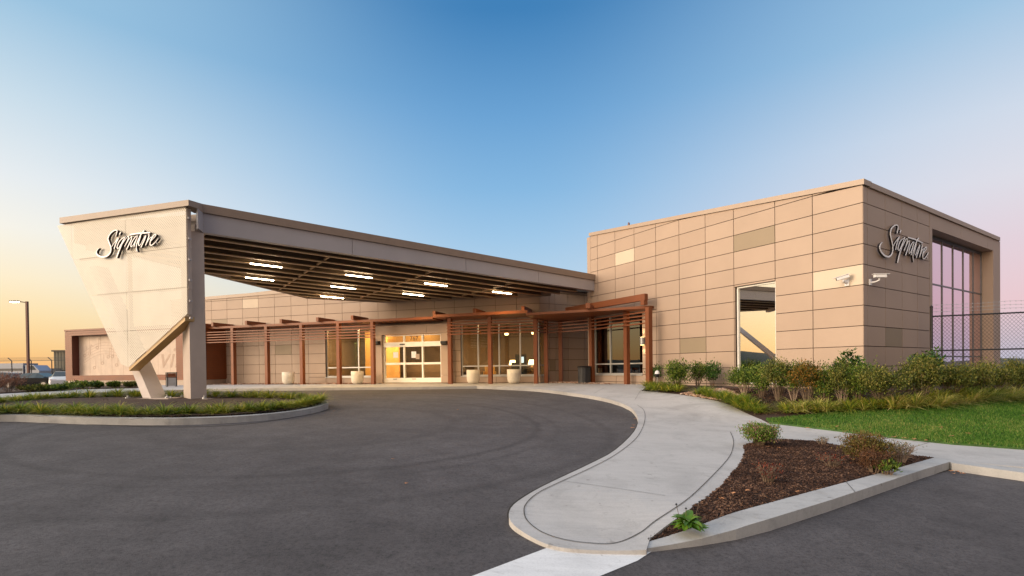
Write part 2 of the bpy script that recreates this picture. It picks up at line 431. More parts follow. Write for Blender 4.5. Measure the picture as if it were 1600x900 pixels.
def slab(name, poly, off, mat, depth=.22, step=.5, kind='structure', parent=None, bevel=0):
    f = off if callable(off) else (lambda x, y: off)
    bm = bmesh.new()
    vs = [bm.verts.new((p[0], p[1], 0)) for p in poly]
    fc = bm.faces.new(vs); bm.normal_update()
    if fc.normal.z < 0: fc.normal_flip()
    xs = [p[0] for p in poly]; ys = [p[1] for p in poly]
    for ax, lo, hi in ((0, min(xs), max(xs)), (1, min(ys), max(ys))):
        st = max(step, (hi-lo)/150)
        k = lo+st
        while k < hi-1e-3:
            co = V((k, 0, 0)) if ax == 0 else V((0, k, 0)); no = V((1, 0, 0)) if ax == 0 else V((0, 1, 0))
            bmesh.ops.bisect_plane(bm, geom=bm.verts[:]+bm.edges[:]+bm.faces[:], plane_co=co, plane_no=no, dist=1e-5); k += st
    bmesh.ops.triangulate(bm, faces=bm.faces[:])
    for v in bm.verts: v.co.z = h(v.co.x, v.co.y)+f(v.co.x, v.co.y)
    if depth:
        be = [e for e in bm.edges if len(e.link_faces) == 1]
        r = bmesh.ops.extrude_edge_only(bm, edges=be)
        for v in [g for g in r['geom'] if isinstance(g, bmesh.types.BMVert)]: v.co.z = min(v.co.z, h(v.co.x, v.co.y))-depth+ .0
    bmesh.ops.recalc_face_normals(bm, faces=bm.faces[:])
    up = sum(fc.normal.z*fc.calc_area() for fc in bm.faces)
    if up < 0: bmesh.ops.reverse_faces(bm, faces=bm.faces[:])
    me = bpy.data.meshes.new(name); bm.to_mesh(me); bm.free(); me.materials.append(MT[mat])
    o = bpy.data.objects.new(name, me); COL.objects.link(o)
    if parent: o.parent = parent
    elif kind: o['kind'] = kind
    return o
def ribbon(mb, P, w, off, mi=0):
    f = off if callable(off) else (lambda x, y: off)
    vs = []; fs = []
    for i, p in enumerate(P):
        d = V(P[min(i+1, len(P)-1)])-V(P[max(i-1, 0)]); d.z = 0; d.normalize(); s = V((-d.y, d.x, 0))*w/2
        for q in (V(p)-s, V(p)+s): vs.append(V((q.x, q.y, h(q.x, q.y)+f(q.x, q.y))))
    for i in range(len(P)-1): fs.append((2*i, 2*i+2, 2*i+3, 2*i+1))
    mb.add(vs, fs, mi)
MT['web'] = simple('shaded_beam_web', (.13, .08, .045), .7)  # darker copy of the beam colour; shade between the flanges is painted in
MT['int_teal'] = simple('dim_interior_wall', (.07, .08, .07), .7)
MT['mull_dark'] = simple('dark_mullion', (.13, .14, .15), .35, metal=.4)
# ================================================================== GROUND
def build_ground():
    xs = [-900, -500, -300, -200, -150, -110, -80, -60, -50]+[-45+i for i in range(0, 77)]+[36, 42, 50, 70, 100, 160, 300, 600, 900]
    ys = [-300, -120, -50, -25, -12, -6]+[-3+i for i in range(0, 46)]+[44, 48, 54, 62, 75, 100, 150, 250, 400, 700, 1200]
    vs = [(x, y, h(x, y)) for y in ys for x in xs]; nx = len(xs)
    fs = [(j*nx+i, j*nx+i+1, (j+1)*nx+i+1, (j+1)*nx+i) for j in range(len(ys)-1) for i in range(nx-1)]
    mb = MB(); mb.add(vs, fs); return tag(mb.build('parking_lot_asphalt', 'asphalt', recalc=False), kind='structure')
build_ground()
TIP = G(905, 858)
def swo(x, y):
    d = math.hypot(x-TIP.x, y-TIP.y); return .118-.083*(1-sst(d, .25, 1.6))
def kerbo(x, y):
    d = math.hypot(x-TIP.x-.45, y-TIP.y); return .122-.085*(1-sst(d, .1, 1.6))
drive_edge = [(745, 603.3), (790, 605), (838, 607.5), (893, 614), (941, 621.5), (975.5, 632), (991, 642), (997, 656), (991, 674), (962, 702.5), (924, 723.5), (872, 748), (831, 769), (803, 788), (795, 803.5), (800, 817), (817, 831), (845, 846.5), (865, 853), (893, 857.5), (941, 860), (1010, 859)]
right_in = [(1007, 848), (1037.5, 824), (1067, 803), (1094, 784), (1124, 762), (1146, 736), (1159, 720), (1163.5, 706), (1161, 696)]
upper_walk = [(1188, 686), (1221, 686), (1281, 690), (1337, 701), (1400, 709), (1459, 715)]
lawn_low = [(1202, 661), (1262, 668), (1337.5, 677), (1412.5, 686), (1487.5, 694), (1600, 702), (1720, 712)]
bed_edge = [(1002, 610), (1030, 612.5), (1060, 615.6), (1090, 620), (1120, 626), (1140, 632), (1164, 644), (1190, 655), (1202, 661)]
def GP(L, off): return [G(x, y, off) for x, y in L]
left_front = [(-260, 640), (-60, 626), (0, 620.5), (130, 613.5), (213, 610.5), (276, 609), (323, 607.3), (480, 605.8), (660, 604)]
sw_world = GP(left_front, .13)+smooth_path(GP(drive_edge, swo), 3)
sw_world += smooth_path(GP(right_in, swo), 3)[1:]
sw_world += GP(upper_walk[:], .13)
kc_in = G(1487, 718, .13); far_r = G(1720, 728, .13)
sw_world += [G(1480, 718.5, .13), G(1600, 729, .13), G(1720, 739, .13)]
sw_world += GP(lawn_low[::-1], .13)+GP(bed_edge[::-1][1:], .13)
blockw = lambda u: at(PL, u, 0)
sw_world += [at(PL, uz(PL, 1021, 560)[0], 0, .02), at(PL, LU, 0, .0), V((4.6, 28.6, 0)), V((1.5, 26.7, 0)), V((-7, 29.4, 0)), V((-19, 33.0, 0)), V((-31, 35, 0))]
sw_world += [G(0, 614.8, .13), G(-260, 632, .13)]
slab('sidewalk', sw_world, swo, 'concrete', .25, .3)
# joint lines cut into the walk
jm = MB()
inner = [(996, 633), (1005, 640), (1008, 650), (1005, 666), (993, 686), (962, 710.5), (924, 731), (872, 755), (838, 772.5), (822, 788), (819, 800), (824, 814), (845, 831), (879, 843), (920, 849), (962, 849), (1000, 833), (1022, 816), (1067, 786), (1105, 752), (1139, 715), (1146, 695), (1145, 684), (1141, 675)]
oj = lambda x, y: swo(x, y)+.007
ribbon(jm, smooth_path(GP(inner, swo), 6), .012, oj)
for seg in ([(880, 752), (960, 763), (1040, 775)], [(1180, 663), (1202, 668), (1214, 682)], [(1385, 709), (1420, 700), (1455, 690)], [(992, 625), (1003, 608)], [(928, 615), (945, 606)], [(1000, 626), (1100, 622)], [(1008, 660), (1150, 668)]):
    P = GP(seg, swo); Q = []
    for a, b in zip(P, P[1:]): Q += [a.lerp(b, t/6) for t in range(6)]
    ribbon(jm, Q+[P[-1]], .007, oj)
kj = lambda x, y: kerbo(x, y)+.005
for (xa, ya), (xb, yb) in (((1322, 753), (1336, 769)),):
    a_, b_ = G(xa, ya, kerbo), G(xb, yb, kerbo); ribbon(jm, [a_.lerp(b_, t/4) for t in range(5)], .008, kj)
tag(jm.build('walk_joints', 'joint', recalc=False), kind='structure')
ft = MB()
foot = smooth_path(GP(drive_edge[:-2], 0), 3)
ribbon(ft, foot, .035, .005)
kf = []
for a_, b_ in zip(*(lambda L: (L, L[1:]))(GP([(1037, 857.5), (1112, 842), (1187.5, 827.5), (1262.5, 805), (1330, 780.6), (1412, 752.5), (1484, 734), (1600, 749)], 0))): kf += [a_.lerp(b_, t/6) for t in range(6)]
ribbon(ft, kf, .04, .005)
il = []
for i_, p_ in enumerate(smooth_path(GP([(x, y) for x, y in ((-100, 664), (0, 657), (67.5, 659.5), (135, 663), (216, 666.3), (270, 667.3), (337.5, 666), (405, 660.6), (472.5, 649.5), (513, 641))], 0), 3)): il.append(p_)
ribbon(ft, il, .05, .005)
MT['dirt'] = simple('gutter_dirt', (.03, .026, .022), .95, var=.5, scale=20)
tag(ft.build('gutter_dirt', 'dirt', recalc=False), kind='structure')
# white painted crossing band
pb = [(865, 852), (700, 914), (560, 980), (800, 980), (937.6, 900), (996, 876), (1027, 856)]
slab('painted_crossing', GP(pb, .004), .004, 'paint', 0, .4)
# triangular planting bed with its kerb
mulch_px = right_in[:-1]+[(1161, 696)]+upper_walk+[(1375, 739), (1281, 764), (1169, 794.5), (1094, 820)]
MULCH = GP(mulch_px, lambda x, y: min(swo(x, y), kerbo(x, y)))
muo = lambda x, y: min(swo(x, y), kerbo(x, y))-.006+.014*mnoise.noise(V((x*3, y*3, 0)))
slab('mulch_bed', MULCH, muo, 'mulch', .05, .18)
k_in = [(985, 852.5), (1007, 848), (1094, 820), (1169, 794.5), (1281, 764), (1375, 739), (1459, 715), (1480, 717)]
k_out = [(985, 859.5), (1020, 855.5), (1094, 842), (1150, 827), (1202, 810.6), (1300, 780.6), (1375, 756), (1442, 734), (1487, 720.6)]
kerb_poly = GP(k_in, kerbo)+GP(k_out[::-1], kerbo)
kb = slab('kerb', kerb_poly, kerbo, 'kerb', .16, .4)
k2 = GP([(1480, 716), (1487, 720.6), (1600, 736), (1720, 751)], .15); k2 = k2+GP([(1720, 742), (1600, 729), (1500, 718.5)], .15)
slab('kerb', k2, .124, 'kerb', .16, .4)
# planting beds and lawn next to the block
bed = GP(bed_edge[1:], .13)+GP([(1280, 656), (1400, 648), (1480, 642), (1600, 634), (1800, 622)], .1)
bed += [V((26, 19, 0)), at(PR, RU, 0, -.3), at(PR, 0, 0, -.3)+nL*-.3, at(PL, uz(PL, 1021, 560)[0], 0, -.2)]
slab('planting_bed', bed, lambda x, y: .128+.02*mnoise.noise(V((x*2, y*2, 3))), 'mulch', .1, .3)
lawn_up = [(1197, 656), (1280, 648), (1400, 642), (1480, 637.5), (1600, 629.5), (1760, 620)]
LAWN = GP(lawn_up, .13)+GP([(1760, 712)]+lawn_low[::-1], .13)
slab('lawn', LAWN, .155, 'grass', .1, .4)
# traffic island
isl = [(-220, 664), (-100, 652), (0, 648.3), (67.5, 650), (135, 652.5), (216, 653.7), (287, 653.5), (371, 650.5), (439, 645), (489, 637.5), (508, 632), (513, 629.5), (505, 624.5), (480, 620.5), (440, 618.3), (330, 617), (200, 617.8), (100, 621), (40, 626), (0, 629.5), (-100, 637), (-220, 645)]
ISL = smooth_path(GP(isl, .15), 3)
IC = sum((p for p in ISL), V())/len(ISL)
ISL_IN = []
for i, p in enumerate(ISL):
    d = ISL[(i+1) % len(ISL)]-ISL[i-1]; d.z = 0
    if d.length < 1e-6: d = V((1, 0, 0))
    d.normalize(); s = V((-d.y, d.x, 0))
    q = p+s*.17
    if not inpoly(q.x, q.y, ISL): q = p-s*.17
    ISL_IN.append(q)
slab('island_kerb', ISL, .15, 'kerb', .14, .5)
slab('island_bed', ISL_IN, lambda x, y: .19+.02*mnoise.noise(V((x*2, y*2, 5))), 'mulch', .0, .3)
jm2 = MB()
for px, y0, y1 in ((68, 650, 660), (216, 653.8, 667), (425, 647, 659)):
    a, b = G(px, y0, .16), G(px+2, y1, .0)
    jm2.obox(V((a.x, a.y+.1, a.z-.001)), (.012, 0, 0), (0, -.32, 0), (0, 0, .006)); 
tag(jm2.build('kerb_joints', 'joint'), kind='structure')
# left planting strip in front of the mural wing
lb = GP([(-260, 630), (0, 614.5), (130, 607.7), (213, 606)], .14)+[V((-24, 33, 0)), V((-33, 36.2, 0)), V((-60, 44, 0))]
slab('planting_bed', lb, .16, 'mulch', .1, 1.0)

# ================================================================== BUILDING
BLD = thing('terminal_building', 'tan panelled terminal building with tall block, long middle wing and rust framed mural wing', 'building', (0, 26, 0))
def subtract(rect, holes):
    out = [rect]
    for hu0, hu1, hz0, hz1 in holes:
        nw = []
        for a, b, c, d in out:
            if hu1 <= a or hu0 >= b or hz1 <= c or hz0 >= d: nw.append((a, b, c, d)); continue
            if c < hz0: nw.append((a, b, c, hz0))
            if hz1 < d: nw.append((a, b, hz1, d))
            m0, m1 = max(c, hz0), min(d, hz1)
            if a < hu0: nw.append((a, hu0, m0, m1))
            if hu1 < b: nw.append((hu1, b, m0, m1))
        out = nw
    return [r for r in out if r[1]-r[0] > .02 and r[3]-r[2] > .02]
def panel_wall(name, pl, us, zs, ztop, holes, special={}, thick=.25, gap=.011, mat=0):
    mb = MB()
    us = sorted(us)
    for i in range(len(us)-1):
        for j in range(len(zs)-1):
            mi = special.get((i, j), mat)
            for a, b, c, d in subtract((us[i], us[i+1], zs[j], zs[j+1]), holes):
                ga, gb = a+gap, b-gap
                ta, tb = ztop(ga), ztop(gb)
                if min(ta, tb) <= c+.03 and max(ta, tb) <= c+.05: continue
                p = [(ga, c+gap), (gb, c+gap), (gb, max(min(d-gap, tb), c+gap+.005)), (ga, max(min(d-gap, ta), c+gap+.005))]
                mb.uzprism(pl, p, -.03, 0, mi)
                ta, tb = ztop(a), ztop(b)
                if a <= us[0]+1e-6: a += .036
                if b >= us[-1]-1e-6: b -= .036
                mb.uzprism(pl, [(a, c), (b, c), (b, max(min(d, tb), c+.01)), (a, max(min(d, ta), c+.01))], -thick, -.034, 3)
    return mb.build(name, ['panel', 'panel_light', 'panel_dark', 'reveal'], BLD)
def frame_window(name, pl, r, vs, hs, recess, fw, gm, fm='frame', depth=.12, label=None, blind=None, sill=True):
    u0, u1, z0, z1 = r
    mb = MB(); d1 = -recess; d0 = -recess-depth
    mb.uzrect(pl, u0, u0+fw, z0, z1, d0, d1); mb.uzrect(pl, u1-fw, u1, z0, z1, d0, d1)
    mb.uzrect(pl, u0+fw, u1-fw, z0, z0+fw, d0, d1); mb.uzrect(pl, u0+fw, u1-fw, z1-fw, z1, d0, d1)
    for v in vs: mb.uzrect(pl, v-fw/2, v+fw/2, z0+fw, z1-fw, d0+.01, d1-.003)
    for z in hs: mb.uzrect(pl, u0+fw, u1-fw, z-fw/2, z+fw/2, d0+.012, d1-.006)
    w = mb.build(name, fm, BLD)
    if label: w['label'] = label
    g = MB(); g.uzrect(pl, u0+fw*.5, u1-fw*.5, z0+fw*.5, z1-fw*.5, d0+.05, d0+.062); g.build('glass', gm, w)
    if sill:
        s = MB(); s.uzrect(pl, u0, u1, z0-.05, z0-.002, -recess-.02, .05); s.build('sill', fm, w)
    if blind:
        for a, c in blind[3]:
            b = MB(); zz = blind[0]
            while zz < blind[1]:
                b.uzrect(pl, a, c, zz, zz+.012, d0-.10, d0-.05); zz += blind[2]
            b.build('blind', 'blind', w)
    return w
# ---- block, left face
lcol = [0]+[uz(PL, x, 450)[0] for x in (1270, 1211.3, 1146.8, 1102.5, 1061.5, 1025, 991.5, 961.5, 934)]+[LU]
zrow = [-.35, .07]+[.07+.61*k for k in range(1, 14)]
BT0 = uz(PL, 1349, 280)[1]; BT1 = uz(PL, 923, 363.5)[1]
btop = lambda u: BT0+(BT1-BT0)*u/LU-.17
zrow[1] = .07
wl = (uz(PL, 1211.3, 500)[0], uz(PL, 1149, 500)[0])
wz1 = zrow[7]-.0
_, zt = uz(PL, 1180, 443.5)
HW = (wl[0], wl[1], .10, zt)
gl = (uz(PL, 1003.5, 540)[0], uz(PL, 926, 540)[0])
HG = (gl[0], gl[1], .42, 3.25)
sp = {(8-1-0, 9): 1}
# (column index counted from the corner, row index)
spc = {}
def mark(pl, us, zs, px, py, mi):
    u, z = uz(pl, px, py)
    for i in range(len(us)-1):
        for j in range(len(zs)-1):
            if us[i] <= u < us[i+1] and zs[j] <= z < zs[j+1]: spc[(i, j)] = mi
lcol = sorted(lcol)
mark(PL, lcol, zrow, 976, 402, 1); mark(PL, lcol, zrow, 1179, 375, 2); mark(PL, lcol, zrow, 1310, 435, 1); mark(PL, lcol, zrow, 1082, 540, 2)
panel_wall('wall', PL, lcol, zrow, btop, [HW, HG], dict(spc))
mb = MB()
def coping(mb, pl, u0, u1, z0, z1, hgt=.16, mi=0, proud=.05, thick=.45):
    mb.uzprism(pl, [(u0, z0-hgt), (u1, z1-hgt), (u1, z1), (u0, z0)], -thick, proud, mi)
coping(mb, PL, -.05, LU+.05, BT0, BT1)
# ---- block, right face
rc = [0]+[uz(PR, x, 450)[0] for x in (1355.7, 1383.5, 1409.6, 1433.5, 1452.6)]
ou0, ou1 = uz(PR, 1457, 450)[0], uz(PR, 1552, 450)[0]
oz1 = uz(PR, 1457, 357)[1]
BTR = BT0-.02
spc.clear(); mark(PR, rc+[ou0], zrow, 1397, 528, 2)
panel_wall('wall', PR, rc, zrow, lambda u: BTR-.17, [], dict(spc))
coping(mb, PR, .4, RU+.05, BTR, BTR-.03, proud=.05)
mb.build('coping', 'coping', BLD)
# portal round the curtain wall: left jamb, header, right fin
pm = MB()
ZT = BTR-.19
pm.uzrect(PR, rc[-1]+.02, ou0, -.3, oz1, -1.0, -.0)
hs = [rc[-1]+.02, uz(PR, 1502, 450)[0], uz(PR, 1543, 450)[0], ou1]
for a, b in zip(hs, hs[1:]): pm.uzrect(PR, a+.006, b-.006, oz1, ZT, -1.0, 0)
pm.uzrect(PR, hs[0]+.01, ou1-.01, oz1+.01, ZT-.01, -.98, -.02)
pm.uzrect(PR, ou1, RU, -.3, ZT, -1.0, 0)
pm.build('portal', 'panel', BLD)
rec = .36
PG = (at(PR, 0, 0, -rec), eR, nR)
gu0, gu1 = ou0-.1, uz(PG, 1534.5, 450)[0]
zz = lambda px, py: uz(PG, px, py)[1]
mv = [uz(PG, x, 450)[0] for x in (1473, 1490, 1506, 1521.5)]
pmr = MB(); pmr.uzrect(PR, gu1, ou1-.001, -.3, oz1-.001, -1.0, -rec); pmr.build('wall', 'panel', BLD)
frame_window('curtain_wall', PG, (gu0, gu1,   .15, oz1-.02), mv, [zz(1490, 557), zz(1457, 443.5), zz(1480, 379)], 0, .055, 'glass_curtain', fm='mull_dark', depth=.09, label='tall curtain wall glazing reflecting the pink sky', sill=False)
MT['dummy'] = MT['dark']
# ---- block window in the left face
frame_window('window', PL, HW, [], [], .10, .05, 'glass_mirror', 'door_white', label='tall narrow window reflecting the sunset', sill=False, blind=(.3, zt-.1, .13, [(wl[0]+.08, wl[1]-.08)]))
gv = [uz(PL, x, 560)[0] for x in (950.5, 974.5)]
blr = [(gl[0]+.15, gv[1]-.1), (gv[1]+.1, gv[0]-.05), (gv[0]+.05, gl[1]-.3)]
frame_window('window', PL, HG, gv, [uz(PL, 960, 568.5)[1]], .12, .06, 'glass_dark', label='recessed glazing with blinds beside the wall light', blind=(1.6, 3.2, .085, blr))
# ---- remaining block shell
bk = MB()
P1 = at(PL, LU, 0); P2 = at(PR, RU, 0); P3 = at(PL, LU, 0)+eR*RU
ztf = lambda p: BT0+(BT1-BT0)*((V((p.x, p.y, 0))-RC).dot(eL))/LU-.2
def shellwall(a, b, za, zb, t=.25):
    d = (b-a).normalized(); n = V((-d.y, d.x, 0))
    bk.prism([V((a.x, a.y, -.3)), V((b.x, b.y, -.3)), V((b.x, b.y, zb)), V((a.x, a.y, za))], n*t)
shellwall(P1, P3, ztf(P1), ztf(P3)); shellwall(P3, P2, ztf(P3), ztf(P2))
bk.build('wall', 'panel', BLD)
rf = MB()
i_ = .3
Ra = at(PL, 0, 0)+eL*i_+eR*i_
q = [RC+eL*i_+eR*i_, RC+eL*(LU-i_)+eR*i_, RC+eL*(LU-i_)+eR*(RU-i_), RC+eL*i_+eR*(RU-i_)]
rf.prism([V((p.x, p.y, ztf(p)-.45)) for p in q], (0, 0, .12)); rf.build('roof', 'darkgrey', BLD)
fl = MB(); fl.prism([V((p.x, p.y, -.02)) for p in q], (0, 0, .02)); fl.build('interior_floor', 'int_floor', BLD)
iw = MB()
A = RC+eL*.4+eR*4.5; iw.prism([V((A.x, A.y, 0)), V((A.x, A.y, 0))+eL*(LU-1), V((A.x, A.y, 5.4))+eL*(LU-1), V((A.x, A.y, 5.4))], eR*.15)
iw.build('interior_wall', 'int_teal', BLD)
# ---- middle wing
mj = [330.5, 354.5, 379, 403.5, 428.8, 454.7, 480.8, 507.5, 534.5, 562.5, 590.5, 619, 649, 679, 710, 741.5, 774, 807, 843]
mu = [uz(PM, x, 480)[0] for x in mj]
mz = [-.3, 0.0]+[.61*k for k in range(1, 13)]
t0z = uz(PM, 320, 462)[1]; t1z = uz(PM, 410, 450.5)[1]; ua = uz(PM, 320, 462)[0]; ub = uz(PM, 410, 450.5)[0]
mtop = lambda u: min(6.15, t0z+(t1z-t0z)*(u-ua)/(ub-ua))-.2
w1 = (uz(PM, 508.5, 560)[0], uz(PM, 583, 560)[0], uz(PM, 545, 589)[1], 3.3)
w2 = (uz(PM, 720, 560)[0], uz(PM, 843, 560)[0], uz(PM, 780, 587)[1], 3.3)
dr = (uz(PM, 592, 560)[0], uz(PM, 694, 560)[0], -.3, 3.2)
spc.clear(); mark(PM, mu, mz, 391, 473, 1); mark(PM, mu, mz, 342, 503, 2); mark(PM, mu, mz, 442, 546, 2)
panel_wall('wall', PM, [mu[0]-3.5]+mu[:1]+mu[1:], mz, mtop, [w1, w2, dr], {(i+1, j): m for (i, j), m in spc.items()})
um_end = mu[-1]
cp = MB(); coping(cp, PM, mu[0]-3.5, um_end, mtop(mu[0]-3.5)+.2, mtop(um_end)+.2, .2); 
# wall C, turning back from the corner of the middle wing
Cc = at(PM, um_end, 0); Ce = V((4.62, 28.35, 0)); eC = (Ce-Cc).normalized(); nC = V((eC.y, -eC.x, 0)); PC = (Cc, eC, nC)
LC = (Ce-Cc).length
cu = [0]+[uz(PC, x, 560)[0] for x in (859, 868, 888, 914)]+[LC]
spc.clear(); mark(PC, cu, mz, 864, 570, 2)
w3 = (.0, uz(PC, 857, 560)[0], w2[2], 3.3)
panel_wall('wall', PC, cu, mz, lambda u: mtop(um_end), [w3], dict(spc))
coping(cp, PC, 0.05, LC, mtop(um_end)+.2, mtop(um_end)+.2, .2)
cp.build('coping', 'coping', BLD)
# middle wing back walls, roof
bb = MB()
e_ = eM; back = nM*-9.5
L0 = at(PM, mu[0]-3.5, 0); Rr = at(PM, um_end+2.5, 0)
bk = bb
shellwall(L0+back, Rr+back, 5.2, 5.6); 
bb.build('wall', 'panel', BLD)
rr = MB(); q = [L0-nM*.3, at(PM, um_end, 0)-nM*.3, Rr-nM*1.8, Rr+back, L0+back]
rr.prism([V((p.x, p.y, 5.0)) for p in q], (0, 0, .2)); rr.build('roof', 'darkgrey', BLD)
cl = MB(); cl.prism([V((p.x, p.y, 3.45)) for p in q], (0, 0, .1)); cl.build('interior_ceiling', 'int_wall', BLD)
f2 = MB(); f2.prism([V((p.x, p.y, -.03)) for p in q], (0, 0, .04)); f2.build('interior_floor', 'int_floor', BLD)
# interior partitions
ip = MB()
def part_wall(mb, pl, u, d0, d1, z1=3.44, t=.12, mi=0): mb.uzrect(pl, u, u+t, 0, z1, d0, d1, mi)
part_wall(ip, PM, w1[0]-.5, -6, -.26); 
ip.uzrect(PM, w1[0]-.4, um_end+2, 0, 3.44, -6.2, -6.0)
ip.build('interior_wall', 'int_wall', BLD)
ww = MB(); ww.uzrect(PM, uz(PM, 562, 560)[0]-1.2, dr[0]-.05, 0, 3.4, -2.6, -2.45)
ww.build('interior_wall', 'wood_wall', BLD); ww = MB(); ww.uzrect(PM, w1[0]+.9, w1[0]+2.2, 0, 3.4, -4.6, -4.5)
ww.build('interior_wall', 'wood_wall', BLD)
bh = MB(); bh.uzrect(PM, dr[0]-.1, dr[1]+.3, 2.45, 3.42, -1.35, -1.2); bh.build('interior_bulkhead', 'wood_wall', BLD)
dk = MB(); dk.uzrect(PM, dr[0]-.1, dr[0]+3.6, 0, 1.25, -4.2, -3.5); dk.uzrect(PM, dr[0]-.6, dr[0]+1.9, 1.25, 2.9, -5.9, -5.8); dk.build('reception_desk', 'int_dark', BLD)
# windows of the middle wing
v1 = [uz(PM, x, 560)[0] for x in (531, 558.7)]
bl1 = [(w1[0]+.08, w1[0]+.75), (w1[0]+1.0, w1[1]-.1)]
frame_window('window', PM, w1, [v1[1]], [uz(PM, 545, 574.3)[1]], .1, .07, 'glass', label='window with honey coloured wood wall behind it', blind=(1.15, 3.2, .075, [(v1[1]+.05, w1[1]-.1), (w1[0]+.08, w1[0]+.65)]))
v2 = [uz(PM, x, 560)[0] for x in (746, 779, 812)]
frame_window('window', PM, w2, v2, [uz(PM, 780, 571.5)[1]], .1, .065, 'glass', label='wide lounge window beside the entrance doors', blind=(2.0, 3.2, .09, [(w2[0]+.5, v2[0]-.1), (v2[0]+.1, v2[0]+.9)]))
frame_window('window', PC, w3, [], [uz(PM, 780, 571.5)[1]], .1, .06, 'glass', label='narrow corner window pane')
# entrance portal
PD = (at(PM, 0, 0, .5), eM, nM)
du0, du1 = uz(PD, 596.5, 560)[0], uz(PD, 689, 560)[0]
su0, su1 = uz(PD, 586, 560)[0], uz(PD, 699.5, 560)[0]
dz1 = uz(PD, 640, 522.5)[1]; sz1 = uz(PD, 640, 507.5)[1]
dp = MB()
for a, b in ((su0, du0), (du1, su1)):
    dp.uzrect(PD, a, b, 0.02, .42, -.5, 0); dp.uzrect(PD, a, b, .43, dz1+.02, -.5, 0)
dp.uzrect(PD, su0, (su0+su1)/2+1, dz1+.03, sz1, -.5, 0); dp.uzrect(PD, (su0+su1)/2+1.015, su1, dz1+.03, sz1, -.5, 0)
dp.build('door_surround', 'panel', BLD)
dd = MB(); z_h0, z_h1 = uz(PD, 640, 541.5)[1], uz(PD, 640, 534)[1]; zmid = uz(PD, 640, 568)[1]; zb = uz(PD, 640, 590.5)[1]
cols = [du0, uz(PD, 629, 560)[0], uz(PD, 658, 560)[0], du1]
dd.uzrect(PD, du0+.02, du1-.02, z_h0, z_h1, -.34, -.12)
dd.uzrect(PD, du0+.02, du1-.02, dz1-.06, dz1-.005, -.33, -.16)
for c in cols: 
    c = min(max(c, du0+.06), du1-.06); dd.uzrect(PD, c-.045, c+.045, .03, dz1-.06, -.32, -.17)
dd.uzrect(PD, du0+.1, du1-.1, .03, zb, -.315, -.175); dd.uzrect(PD, du0+.1, du1-.1, zmid-.06, zmid+.06, -.318, -.172)
door = dd.build('sliding_door', 'door_white', BLD)
dg = MB(); dg.uzrect(PD, du0+.05, du1-.05, .05, dz1-.03, -.25, -.24); dg.build('glass', 'glass', door)
for px in (615, 645):
    hd = MB(); u = uz(PD, px, 592)[0]; hd.uzrect(PD, u-.12, u+.12, zb-.08, zb-.05, -.17, -.15); hd.build('pull', 'dark', door)
hd = MB()
u = uz(PD, 627, 536)[0]; hd.uzrect(PD, u-.16, u+.16, z_h1-.17, z_h1-.10, -.12, -.10)
hd.build('sensor', 'dark', door)
st = MB()
u = uz(PD, 615, 553)[0]; st.uzrect(PD, u-.16, u+.16, uz(PD, 615, 559)[1], uz(PD, 615, 550)[1], -.239, -.237); st.build('notice_sheet', 'white', door); st = MB()
u = uz(PD, 643.5, 554)[0]; st.uzrect(PD, u-.15, u+.15, uz(PD, 643, 559)[1], uz(PD, 643, 549)[1], -.239, -.237)
st.build('notice_sheet', 'white', door)
st = MB(); u = uz(PD, 649, 556)[0]; st.uzrect(PD, u-.1, u+.14, uz(PD, 649, 561)[1], uz(PD, 649, 553)[1], -.239, -.236); st.build('notice_sheet', 'coping', door)
# house number over the door
tc = bpy.data.curves.new('house_number', 'FONT'); tc.body = '767'; tc.size = .36; tc.extrude = .004; tc.align_x = 'CENTER'
to = bpy.data.objects.new('tmp', tc); COL.objects.link(to); bpy.context.view_layer.update()
nm_me = bpy.data.meshes.new_from_object(to.evaluated_get(bpy.context.evaluated_depsgraph_get())); bpy.data.objects.remove(to)
def text_part(me, pl, u, z, d, mat, parent, name):
    m2 = me.copy(); o = bpy.data.objects.new(name, m2); COL.objects.link(o); o.parent = parent
    P0, e, n = pl; w = world_of(parent)
    for v in m2.vertices:
        p = at(pl, u+v.co.x, z+v.co.y, d+v.co.z); v.co = p-w
    m2.materials.clear(); m2.materials.append(MT[mat]); return o
un, zn = uz(PD, 644, 531.5)
text_part(nm_me, PD, un, zn, -.225, 'dark', BLD, 'house_number')
# ---- mural wing
PW0 = on_plane(102, 560, V((0, 34.5, 0)), V((0, 1, 0))); PW0.z = 0
PW = (PW0, eM, nM)
we = uz(PW, 319, 560)[0]; wz = uz(PW, 102, 515.5)[1]
mq = (uz(PW, 112.5, 560)[0], uz(PW, 275, 560)[0], uz(PW, 190, 586)[1], uz(PW, 150, 523)[1])
def siding(mb, pl, u0, u1, z0, z1, d, pitch=.155):
    z = z0
    while z < z1-.02:
        t = min(z+pitch-.012, z1)
        mb.uzprism(pl, [(u0, z), (u1, z), (u1, t), (u0, t)], d-.03, d, 0); z += pitch
    mb.uzrect(pl, u0, u1, z0, z1, d-.2, d-.032, 1)
sd_ = MB()
zb0 = .30
siding(sd_, PW, 0, mq[0], zb0, wz-.12, 0); siding(sd_, PW, mq[1], we, zb0, wz-.12, 0)
siding(sd_, PW, mq[0], mq[1], zb0, mq[2], 0); siding(sd_, PW, mq[0], mq[1], mq[3], wz-.12, 0)
PWs = (PW0, nM*-1, eM*-1)
siding(sd_, PWs, 0.03, 4.2, zb0, wz-.12, 0)
PWe = (at(PW, we, 0), nM*-1, eM)
siding(sd_, PWe, 0.03, 4.2, zb0, wz-.12, 0)
sd_.uzrect(PW, 0, we, wz-.12, wz, -4.2, .04, 0)
PS = (at(PM, 0, 0, .03), eM, nM)
siding(sd_, PS, uz(PM, 322, 560)[0], uz(PM, 354, 560)[0], .35, 3.4, 0)
